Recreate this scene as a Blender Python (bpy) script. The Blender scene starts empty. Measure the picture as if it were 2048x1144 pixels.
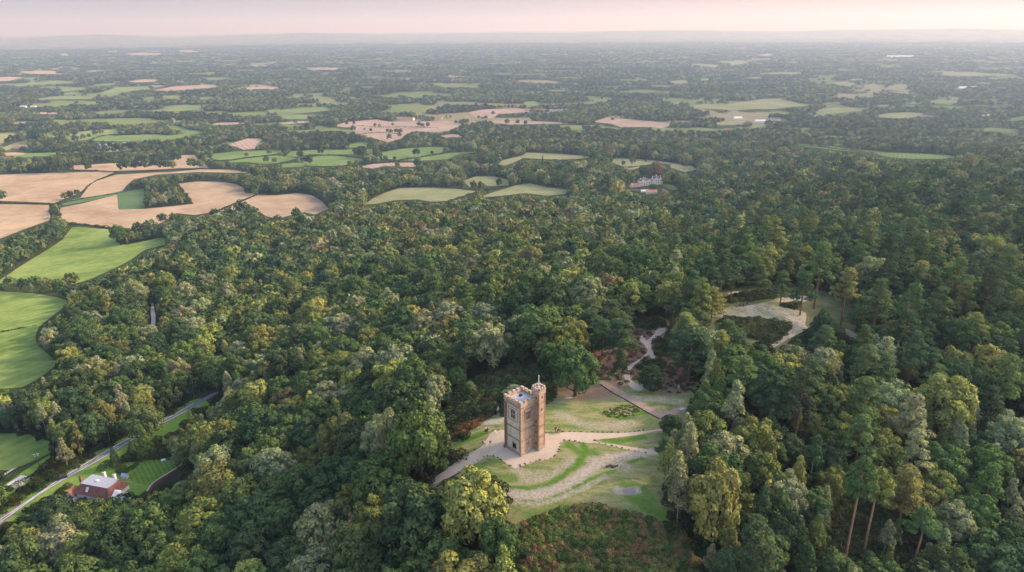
import bpy, bmesh, math, random
import numpy as np
from mathutils import Vector, Matrix
from mathutils.geometry import delaunay_2d_cdt
random.seed(7); rng = np.random.default_rng(7)
scene = bpy.context.scene
col = scene.collection

# ------------------------------------------------------------------ camera
F = 1365.0; CX, CY = 1024.0, 572.0; HC = 115.0
PITCH = math.atan(517/1365); ROLL = math.radians(0.39)
fw = np.array([0, math.cos(PITCH), -math.sin(PITCH)])
_r = np.array([1.0, 0, 0]); _u = np.array([0, math.sin(PITCH), math.cos(PITCH)])
rt = _r*math.cos(ROLL) - _u*math.sin(ROLL); up = _u*math.cos(ROLL) + _r*math.sin(ROLL)
CAM = np.array([0, 0, HC])
cd = bpy.data.cameras.new('camera'); cam = bpy.data.objects.new('camera', cd); col.objects.link(cam)
cd.sensor_width = 36.0; cd.lens = 36.0*F/2048; cd.clip_start = 1.0; cd.clip_end = 200000.0
M = Matrix((rt.tolist(), up.tolist(), (-fw).tolist())).transposed().to_4x4(); M.translation = CAM.tolist()
cam.matrix_world = M
scene.camera = cam

def rays(px, py):
    px = np.asarray(px, float); py = np.asarray(py, float)
    return fw[None] + np.outer((px-CX)/F, rt) - np.outer((py-CY)/F, up)
def plane_at(px, py, z):
    d = rays([px], [py])[0]; return CAM + d*((z-HC)/d[2])
def proj(p):
    q = np.atleast_2d(p) - CAM; d = q@fw
    return CX+F*(q@rt)/d, CY-F*(q@up)/d, d

# ------------------------------------------------------------------ terrain height
CTRL = [(1042,914,0),(1300,860,0),(1000,840,-.4),(1150,1000,-2.2),(1320,1030,-3),(870,960,-5),(1230,800,-.8),(1300,700,-1.5),
 (1560,620,-3),(1660,660,-5),(1150,760,-3.5),(1480,600,-4),(1050,1140,-7),(1400,1140,-9),(1700,1100,-15),(2040,1140,-26),(2040,900,-16),
 (1800,800,-8),(700,1140,-26),(400,1140,-43),(0,1140,-63),(100,1040,-62),(220,980,-61.5),(330,940,-60),(420,880,-57),(60,995,-65),(240,890,-65),
 (410,800,-64),(50,900,-68),(50,640,-95),(100,500,-135),(20,720,-86),(700,900,-29),(560,960,-39),(860,810,-17),(650,800,-42),(450,700,-72),
 (300,640,-90),(700,650,-62),(950,700,-24),(1000,600,-42),(1100,520,-70),(800,500,-96),(500,520,-114),(350,460,-134),(200,400,-150),
 (500,400,-149),(50,400,-152),(900,420,-130),(1050,400,-130),(850,390,-148),(1295,375,-134),(700,320,-168),(200,320,-168),(1100,320,-162),
 (1300,450,-98),(1500,500,-48),(1500,430,-86),(1700,560,-13),(1900,600,-13),(2040,500,-28),(1750,450,-48),(2040,400,-56),(1720,385,-74),
 (1845,375,-74),(2040,345,-88),(1500,370,-120),(1600,330,-142),(1800,310,-142),(2040,300,-146),
 (50,250,-178),(500,250,-178),(1000,250,-178),(1500,250,-176),(2000,240,-174),(50,180,-185),(1000,180,-185),(2000,170,-183),
 (50,130,-185),(1000,130,-185),(2000,120,-185)]
cw = np.array([plane_at(*c) for c in CTRL])
def _uv(x, y):
    d = np.hypot(x, y); return np.log(np.maximum(d, 70.0)), np.arctan2(x, np.maximum(y, 1e-3))*1.2
cu, cv = _uv(cw[:,0], cw[:,1])
def _tps(r2): return 0.5*r2*np.log(r2+1e-12)
_n = len(CTRL); A = np.zeros((_n+3, _n+3))
A[:_n,:_n] = _tps((cu[:,None]-cu[None])**2+(cv[:,None]-cv[None])**2) + np.eye(_n)*0.004
A[:_n,_n] = 1; A[:_n,_n+1] = cu; A[:_n,_n+2] = cv; A[_n:,:_n] = A[:_n,_n:].T
W = np.linalg.solve(A, np.concatenate([cw[:,2], [0,0,0]]))
# cheap periodic-free value noise built from sines
_ph = rng.uniform(0, 6.28, (14, 2)); _an = rng.uniform(0, 6.28, 14); _fq = 2.0**rng.uniform(-.8, 1.3, 14)
def wavy(x, y, wl):
    s = 0
    for k in range(14):
        a = _an[k]; f = 6.283*_fq[k]/wl
        s = s + np.sin((x*math.cos(a)+y*math.sin(a))*f + _ph[k,0] + 1.3*np.sin((x*math.sin(a)-y*math.cos(a))*f*.37+_ph[k,1]))
    return s/5.0
HILL_AZ = np.radians([-62,-37,-34,-29.5,-27.2,-24.8,-20.5,-16,-11,-7,-1,4.5,7.5,13,16,21,25,31,37,62])
HILL_H = np.array([60,58,95,172,128,66,112,165,118,88,128,112,150,178,140,112,150,176,128,90])
def sstep(a, b, x):
    t = np.clip((x-a)/(b-a), 0, 1); return t*t*(3-2*t)
def ground(x, y):
    x = np.asarray(x, float); y = np.asarray(y, float); sh = x.shape; x = x.ravel(); y = y.ravel()
    out = np.empty_like(x)
    for i in range(0, len(x), 20000):
        xs = x[i:i+20000]; ys = y[i:i+20000]; u, v = _uv(xs, ys)
        v = np.clip(v, -1.0, 1.0); uu = np.minimum(u, math.log(9000))
        z = _tps((uu[:,None]-cu[None])**2+(v[:,None]-cv[None])**2)@W[:_n] + W[_n]+W[_n+1]*uu+W[_n+2]*v
        d = np.hypot(xs, ys)
        z = z + (-185-z)*sstep(2500, 8000, d)
        z = z + 2.0*wavy(xs, ys, 420)*sstep(450, 900, d) + 6*wavy(xs+900, ys, 1100)*sstep(1600, 4500, d)
        az = np.arctan2(xs, np.maximum(ys, 1))
        # low wooded ridges in the plain and the long hill range on the skyline
        z = z + 16*np.maximum(0, wavy(xs*.35, ys, 5200))*sstep(6000, 11000, d)*(1-sstep(15000,18000,d))
        # hill range some 25 km off: height above the plain along its bearing
        top = np.interp(az, HILL_AZ, HILL_H) + 7*np.sin(az*47+1.)+4*np.sin(az*91+2.)
        z = z + np.where(d > 15000, top*sstep(18500, 24500, d)*(1-.35*sstep(25500, 33000, d)), 0)
        out[i:i+20000] = z
    return out.reshape(sh)
def hit(px, py, dh=0.0):
    px = np.atleast_1d(np.asarray(px, float)); py = np.atleast_1d(np.asarray(py, float))
    d = rays(px, py); n = len(px)
    ts = np.exp(np.linspace(math.log(70), math.log(40000), 420))
    P = CAM[None,None] + d[:,None]*ts[None,:,None]
    below = P[:,:,2] < ground(P[:,:,0], P[:,:,1]) + dh
    k = np.argmax(below, 1); k[~below.any(1)] = len(ts)-1; k = np.maximum(k, 1)
    lo = ts[k-1].copy(); hi = ts[k].copy()
    for _ in range(22):
        m = .5*(lo+hi); Q = CAM+d*m[:,None]; b = Q[:,2] < ground(Q[:,0], Q[:,1])+dh
        hi = np.where(b, m, hi); lo = np.where(b, lo, m)
    Q = CAM+d*hi[:,None]; Q[:,2] = ground(Q[:,0], Q[:,1]); return Q
def hit1(px, py): return hit([px], [py])[0]

# ------------------------------------------------------------------ object helpers
def tag(o, label=None, cat=None, group=None, kind=None):
    if label: o['label'] = label
    if cat: o['category'] = cat
    if group: o['group'] = group
    if kind: o['kind'] = kind
    return o
def empty(name, loc, rz=0.0):
    o = bpy.data.objects.new(name, None); col.objects.link(o); o.location = loc; o.rotation_euler = (0, 0, rz)
    o.empty_display_size = .5; return o
def mesh_np(name, v, faces, mat=None, attrs=None, smooth=False):
    """faces: (n,k) int array, or list of such arrays"""
    fl = faces if isinstance(faces, list) else [faces]
    fl = [np.asarray(f, np.int32) for f in fl if len(f)]
    me = bpy.data.meshes.new(name); v = np.asarray(v, np.float32)
    me.vertices.add(len(v)); me.vertices.foreach_set('co', v.ravel())
    idx = np.concatenate([f.ravel() for f in fl]); tot = np.concatenate([np.full(len(f), f.shape[1], np.int32) for f in fl])
    me.loops.add(len(idx)); me.loops.foreach_set('vertex_index', idx)
    me.polygons.add(len(tot)); me.polygons.foreach_set('loop_start', np.concatenate([[0], np.cumsum(tot)[:-1]]).astype(np.int32))
    me.update(calc_edges=True)
    if smooth: me.polygons.foreach_set('use_smooth', np.ones(len(tot), bool))
    for m in (mat if isinstance(mat, (list, tuple)) else [mat]):
        if m: me.materials.append(m)
    for k, a in (attrs or {}).items():
        a = np.asarray(a, np.float32)
        if a.ndim == 1:
            me.attributes.new(k, 'FLOAT', 'POINT').data.foreach_set('value', a)
        else:
            me.attributes.new(k, 'FLOAT_COLOR', 'POINT').data.foreach_set('color', np.concatenate([a, np.ones((len(a),1),np.float32)],1).ravel())
    return me
def link(name, me, parent=None):
    o = bpy.data.objects.new(name, me); col.objects.link(o)
    if parent: o.parent = parent
    return o
class MB:
    """collects solids into one mesh"""
    def __init__(s): s.v = []; s.f = []; s.m = []
    def add(s, v, f, m=0):
        b = len(s.v); s.v += [tuple(p) for p in v]; s.f += [tuple(b+i for i in q) for q in f]; s.m += [m]*len(f); return s
    def box(s, x0, x1, y0, y1, z0, z1, m=0):
        v = [(x,y,z) for z in (z0,z1) for x,y in ((x0,y0),(x1,y0),(x1,y1),(x0,y1))]
        return s.add(v, [(3,2,1,0),(4,5,6,7),(0,1,5,4),(1,2,6,5),(2,3,7,6),(3,0,4,7)], m)
    def prism(s, pts, z0, z1, m=0, grow=0.0):
        n = len(pts); c = np.mean(pts, 0)
        t = [tuple(c+(np.array(p)-c)*(1+grow)) for p in pts]
        v = [(x,y,z0) for x,y in t]+[(x,y,z1) for x,y in pts]
        return s.add(v, [tuple(range(n))[::-1], tuple(range(n,2*n))]+[(i,(i+1)%n,n+(i+1)%n,n+i) for i in range(n)], m)
    def tube(s, pts, rad, n=7, m=0):
        pts = [Vector(p) for p in pts]; b = len(s.v)
        for i, p in enumerate(pts):
            d = (pts[min(i+1,len(pts)-1)]-pts[max(i-1,0)]).normalized()
            a = d.orthogonal().normalized(); c = d.cross(a)
            for k in range(n):
                t = 6.28318*k/n; s.v.append(tuple(p+(a*math.cos(t)+c*math.sin(t))*rad[i]))
        for i in range(len(pts)-1):
            for k in range(n):
                s.f.append((b+i*n+k, b+i*n+(k+1)%n, b+(i+1)*n+(k+1)%n, b+(i+1)*n+k)); s.m.append(m)
        s.f.append(tuple(b+k for k in range(n))[::-1]); s.f.append(tuple(b+(len(pts)-1)*n+k for k in range(n))); s.m += [m,m]
        return s
    def mesh(s, name, mat):
        me = bpy.data.meshes.new(name); me.from_pydata(s.v, [], s.f)
        for m in (mat if isinstance(mat, (list,tuple)) else [mat]): me.materials.append(m)
        me.polygons.foreach_set('material_index', np.array(s.m, np.int32)); me.update(); return me
    def build(s, name, mat, parent=None): return link(name, s.mesh(name, mat), parent)

# ------------------------------------------------------------------ materials
def newmat(name):
    m = bpy.data.materials.new(name); m.use_nodes = True; nt = m.node_tree; nt.nodes.clear()
    out = nt.nodes.new('ShaderNodeOutputMaterial'); return m, nt, out
def N(nt, t, **kw):
    n = nt.nodes.new(t)
    for k, v in kw.items():
        if k.startswith('i_'):
            key = k[2:]; n.inputs[int(key) if key.isdigit() else key.replace('_',' ')].default_value = v
        else: setattr(n, k, v)
    return n
def L(nt, a, ao, b, bi): nt.links.new(a.outputs[ao], b.inputs[bi])
def ramp(nt, stops, interp='LINEAR'):
    r = nt.nodes.new('ShaderNodeValToRGB'); r.color_ramp.interpolation = interp; e = r.color_ramp.elements
    while len(e) > 1: e.remove(e[0])
    e[0].position = stops[0][0]; e[0].color = (*stops[0][1], 1)
    for p, c in stops[1:]:
        q = e.new(p); q.color = (*c, 1)
    return r
def solid(name, c, rough=.8, var=.18, scale=1.5, bump=0.0, spec=.25, c2=None, metal=0.0):
    """base colour broken up by two octaves of noise in object space"""
    m, nt, out = newmat(name)
    tc = N(nt, 'ShaderNodeTexCoord'); n1 = N(nt, 'ShaderNodeTexNoise', i_Scale=scale, i_Detail=6.0, i_Roughness=.65)
    L(nt, tc, 'Object', n1, 'Vector')
    c = np.array(c); d = np.array(c2) if c2 is not None else c*(1+var)
    rp = ramp(nt, [(.28, tuple(c*(1-var))), (.5, tuple(c)), (.74, tuple(np.minimum(d, .95)))]); L(nt, n1, 'Fac', rp, 'Fac')
    b = N(nt, 'ShaderNodeBsdfPrincipled', i_Roughness=rough, i_Metallic=metal); b.inputs['Specular IOR Level'].default_value = spec
    L(nt, rp, 'Color', b, 'Base Color')
    if bump:
        n2 = N(nt, 'ShaderNodeTexNoise', i_Scale=scale*4, i_Detail=5.0); L(nt, tc, 'Object', n2, 'Vector')
        bp = N(nt, 'ShaderNodeBump', i_Strength=bump, i_Distance=.1); L(nt, n2, 'Fac', bp, 'Height'); L(nt, bp, 'Normal', b, 'Normal')
    L(nt, b, 'BSDF', out, 'Surface'); return m
def brickmat(name, c1, c2, mortar, bw, bh, rough=.85, noise=.35):
    """coursed stone: brick pattern on the dominant vertical axis, plus weather staining"""
    m, nt, out = newmat(name); tc = N(nt, 'ShaderNodeTexCoord'); sx = N(nt, 'ShaderNodeSeparateXYZ'); L(nt, tc, 'Object', sx, 0)
    ad = N(nt, 'ShaderNodeMath', operation='ADD'); L(nt, sx, 0, ad, 0); L(nt, sx, 1, ad, 1)
    cb = N(nt, 'ShaderNodeCombineXYZ'); L(nt, ad, 0, cb, 0); L(nt, sx, 2, cb, 1)
    br = N(nt, 'ShaderNodeTexBrick', i_Scale=1.0, i_Mortar_Size=bh*.09, i_Brick_Width=bw, i_Row_Height=bh, i_Bias=.0)
    br.inputs['Color1'].default_value = (*c1,1); br.inputs['Color2'].default_value = (*c2,1); br.inputs['Mortar'].default_value = (*mortar,1)
    L(nt, cb, 0, br, 'Vector')
    n1 = N(nt, 'ShaderNodeTexNoise', i_Scale=.55, i_Detail=7.0, i_Roughness=.7); L(nt, tc, 'Object', n1, 'Vector')
    rp = ramp(nt, [(.3, (1-noise,)*3), (.7, (1+noise*.6, 1+noise*.5, 1+noise*.4))]); L(nt, n1, 'Fac', rp, 'Fac')
    mx = N(nt, 'ShaderNodeMix', data_type='RGBA', blend_type='MULTIPLY'); mx.inputs['Factor'].default_value = 1
    L(nt, br, 'Color', mx, 'A'); L(nt, rp, 'Color', mx, 'B')
    b = N(nt, 'ShaderNodeBsdfPrincipled', i_Roughness=rough); b.inputs['Specular IOR Level'].default_value = .15
    L(nt, mx, 'Result', b, 'Base Color')
    bp = N(nt, 'ShaderNodeBump', i_Strength=.5, i_Distance=.05); L(nt, br, 'Fac', bp, 'Height'); bp.invert = True; L(nt, bp, 'Normal', b, 'Normal')
    L(nt, b, 'BSDF', out, 'Surface'); return m
def leafmat():
    """foliage: per-tree tint (instance or object property) times per-leaf variation"""
    m, nt, out = newmat('foliage')
    ti = N(nt, 'ShaderNodeAttribute', attribute_type='INSTANCER', attribute_name='tint')
    lv = N(nt, 'ShaderNodeAttribute', attribute_type='GEOMETRY', attribute_name='leafvar')
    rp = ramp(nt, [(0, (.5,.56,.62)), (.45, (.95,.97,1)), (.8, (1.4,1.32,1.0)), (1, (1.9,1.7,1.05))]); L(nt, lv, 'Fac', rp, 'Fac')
    mx = N(nt, 'ShaderNodeMix', data_type='RGBA', blend_type='MULTIPLY'); mx.inputs['Factor'].default_value = 1
    L(nt, ti, 'Color', mx, 'A'); L(nt, rp, 'Color', mx, 'B')
    d = N(nt, 'ShaderNodeBsdfDiffuse'); t = N(nt, 'ShaderNodeBsdfTranslucent'); s = N(nt, 'ShaderNodeMixShader'); s.inputs[0].default_value = .14
    L(nt, mx, 'Result', d, 'Color'); L(nt, mx, 'Result', t, 'Color'); L(nt, d, 0, s, 1); L(nt, t, 0, s, 2)
    L(nt, s, 0, out, 'Surface'); return m
LEAF = leafmat()
BARK = solid('bark', (.07,.052,.038), .95, .35, 3, .6)
PINEBARK = solid('pine_bark', (.17,.095,.062), .9, .35, 2.2, .6)
PALEBARK = solid('pale_bark', (.42,.38,.35), .9, .25, 2.2, .4)
BIRCHBARK = solid('birch_bark', (.20,.18,.16), .9, .5, 2.2, .4)

def groundmat(name, stops, scales=(.35, .04), bump=.25, stripe=None, rough=.95, attr=False):
    """grass / soil / stubble: two noises through a ramp (world coordinates); optional machinery lines"""
    m, nt, out = newmat(name); g = N(nt, 'ShaderNodeNewGeometry')
    n1 = N(nt, 'ShaderNodeTexNoise', i_Scale=scales[0], i_Detail=7.0, i_Roughness=.7); L(nt, g, 'Position', n1, 'Vector')
    n2 = N(nt, 'ShaderNodeTexNoise', i_Scale=scales[1], i_Detail=4.0, i_Roughness=.55, i_Distortion=.6); L(nt, g, 'Position', n2, 'Vector')
    av = N(nt, 'ShaderNodeMath', operation='MULTIPLY_ADD', i_1=.5); L(nt, n1, 'Fac', av, 0)
    h = N(nt, 'ShaderNodeMath', operation='MULTIPLY', i_1=.5); L(nt, n2, 'Fac', h, 0); L(nt, h, 0, av, 2)
    rp = ramp(nt, stops); last = av
    if stripe:
        sp, ang, amt = stripe
        mp = N(nt, 'ShaderNodeMapping'); mp.inputs['Rotation'].default_value = (0,0,ang); L(nt, g, 'Position', mp, 'Vector')
        w = N(nt, 'ShaderNodeTexWave', i_Scale=.314/sp, i_Distortion=.35, i_Detail=2.0); w.inputs['Detail Scale'].default_value = .4
        L(nt, mp, 0, w, 'Vector')
        sb = N(nt, 'ShaderNodeMath', operation='SUBTRACT', i_1=.5); L(nt, w, 'Fac', sb, 0)
        ma = N(nt, 'ShaderNodeMath', operation='MULTIPLY_ADD', i_1=amt); L(nt, sb, 0, ma, 0); L(nt, av, 0, ma, 2); last = ma
    L(nt, last, 0, rp, 'Fac')
    b = N(nt, 'ShaderNodeBsdfDiffuse', i_Roughness=.6); L(nt, rp, 'Color', b, 'Color')
    if attr:
        at_ = N(nt, 'ShaderNodeAttribute', attribute_name='tone'); mx = N(nt, 'ShaderNodeMix', data_type='RGBA', blend_type='MULTIPLY'); mx.inputs['Factor'].default_value = 1
        L(nt, at_, 'Color', mx, 'A'); L(nt, rp, 'Color', mx, 'B'); L(nt, mx, 'Result', b, 'Color')
    if bump:
        bp = N(nt, 'ShaderNodeBump', i_Strength=bump, i_Distance=.3); L(nt, n1, 'Fac', bp, 'Height'); L(nt, bp, 'Normal', b, 'Normal')
    L(nt, b, 'BSDF', out, 'Surface'); return m
FM = {
 'tan':   groundmat('stubble', [(.37,(.235,.172,.108)),(.5,(.31,.236,.155)),(.63,(.38,.297,.20))], (.06,.012), .1, (11, .9, .12)),
 'tan2':  groundmat('dry_stubble', [(.37,(.25,.185,.14)),(.5,(.32,.24,.185)),(.63,(.38,.295,.23))], (.05,.009), .1, (13, -.5, .16)),
 'green': groundmat('bright_meadow', [(.37,(.088,.138,.036)),(.46,(.130,.195,.050)),(.55,(.175,.24,.068)),(.66,(.24,.28,.11))], (.09,.016), .25, (9, .5, .05)),
 'green2': groundmat('meadow', [(.37,(.085,.145,.042)),(.5,(.125,.195,.06)),(.63,(.175,.235,.085))], (.06,.012), .15, (8, .5, .1)),
 'mid':   groundmat('pasture', [(.37,(.11,.165,.06)),(.5,(.155,.21,.08)),(.63,(.20,.24,.105))], (.05,.01), .15, (9, .2, .1)),
 'pale':  groundmat('dry_pasture', [(.37,(.165,.185,.085)),(.5,(.215,.225,.11)),(.63,(.27,.265,.14))], (.05,.01), .15, (10, .3, .1)),
 'dark':  groundmat('crop', [(.3,(.05,.10,.042)),(.5,(.075,.13,.055)),(.7,(.105,.155,.07))], (.3,.02), .2, (5, .25, .2)),
}
# ------------------------------------------------------------------ light and air
SKYTINT = (4.5, 4.0, 3.7, 1); SKYS = .15; SKYK = 4.5; SUNS = 5.0; SUNA = 2.5; SUNC = (1, .76, .49); DENO = True; LEAFK = 1.75
HAZED = 6.8e-5; HAZEC = (.54, .72, 1, 1); HAZEA = (.83, .65, .545, 1)
SKYH = [(-.2, (.64,.62,.65)), (.25, (.76,.66,.65)), (.55, (.90,.68,.60)), (.8, (1.1,.72,.48)), (.95, (1.25,.74,.36))]
# ------------------------------------------------------------------ pixel-space polygons traced from the photograph
def Z(x0, y0, s, pts): return [(x0+p[0]/s, y0+p[1]/s) for p in pts]
def ZA(*p): return Z(0, 300, 2.6947, p)
def ZB(*p): return Z(400, 200, 3.4133, p)
def ZC(*p): return Z(680, 160, 2.8444, p)
def ZD(*p): return Z(0, 190, 4.876, p)
def ZE(*p): return Z(1340, 90, 2.8927, p)
def ZG(*p): return Z(0, 40, 2.9257, p)
def ZH(*p): return Z(840, 680, 2.86, p)
def ZI(*p): return Z(1080, 520, 3.103, p)
def ZJ(*p): return Z(0, 760, 3.8125, p)
def ZK(*p): return Z(110, 900, 6.8267, p)

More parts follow.
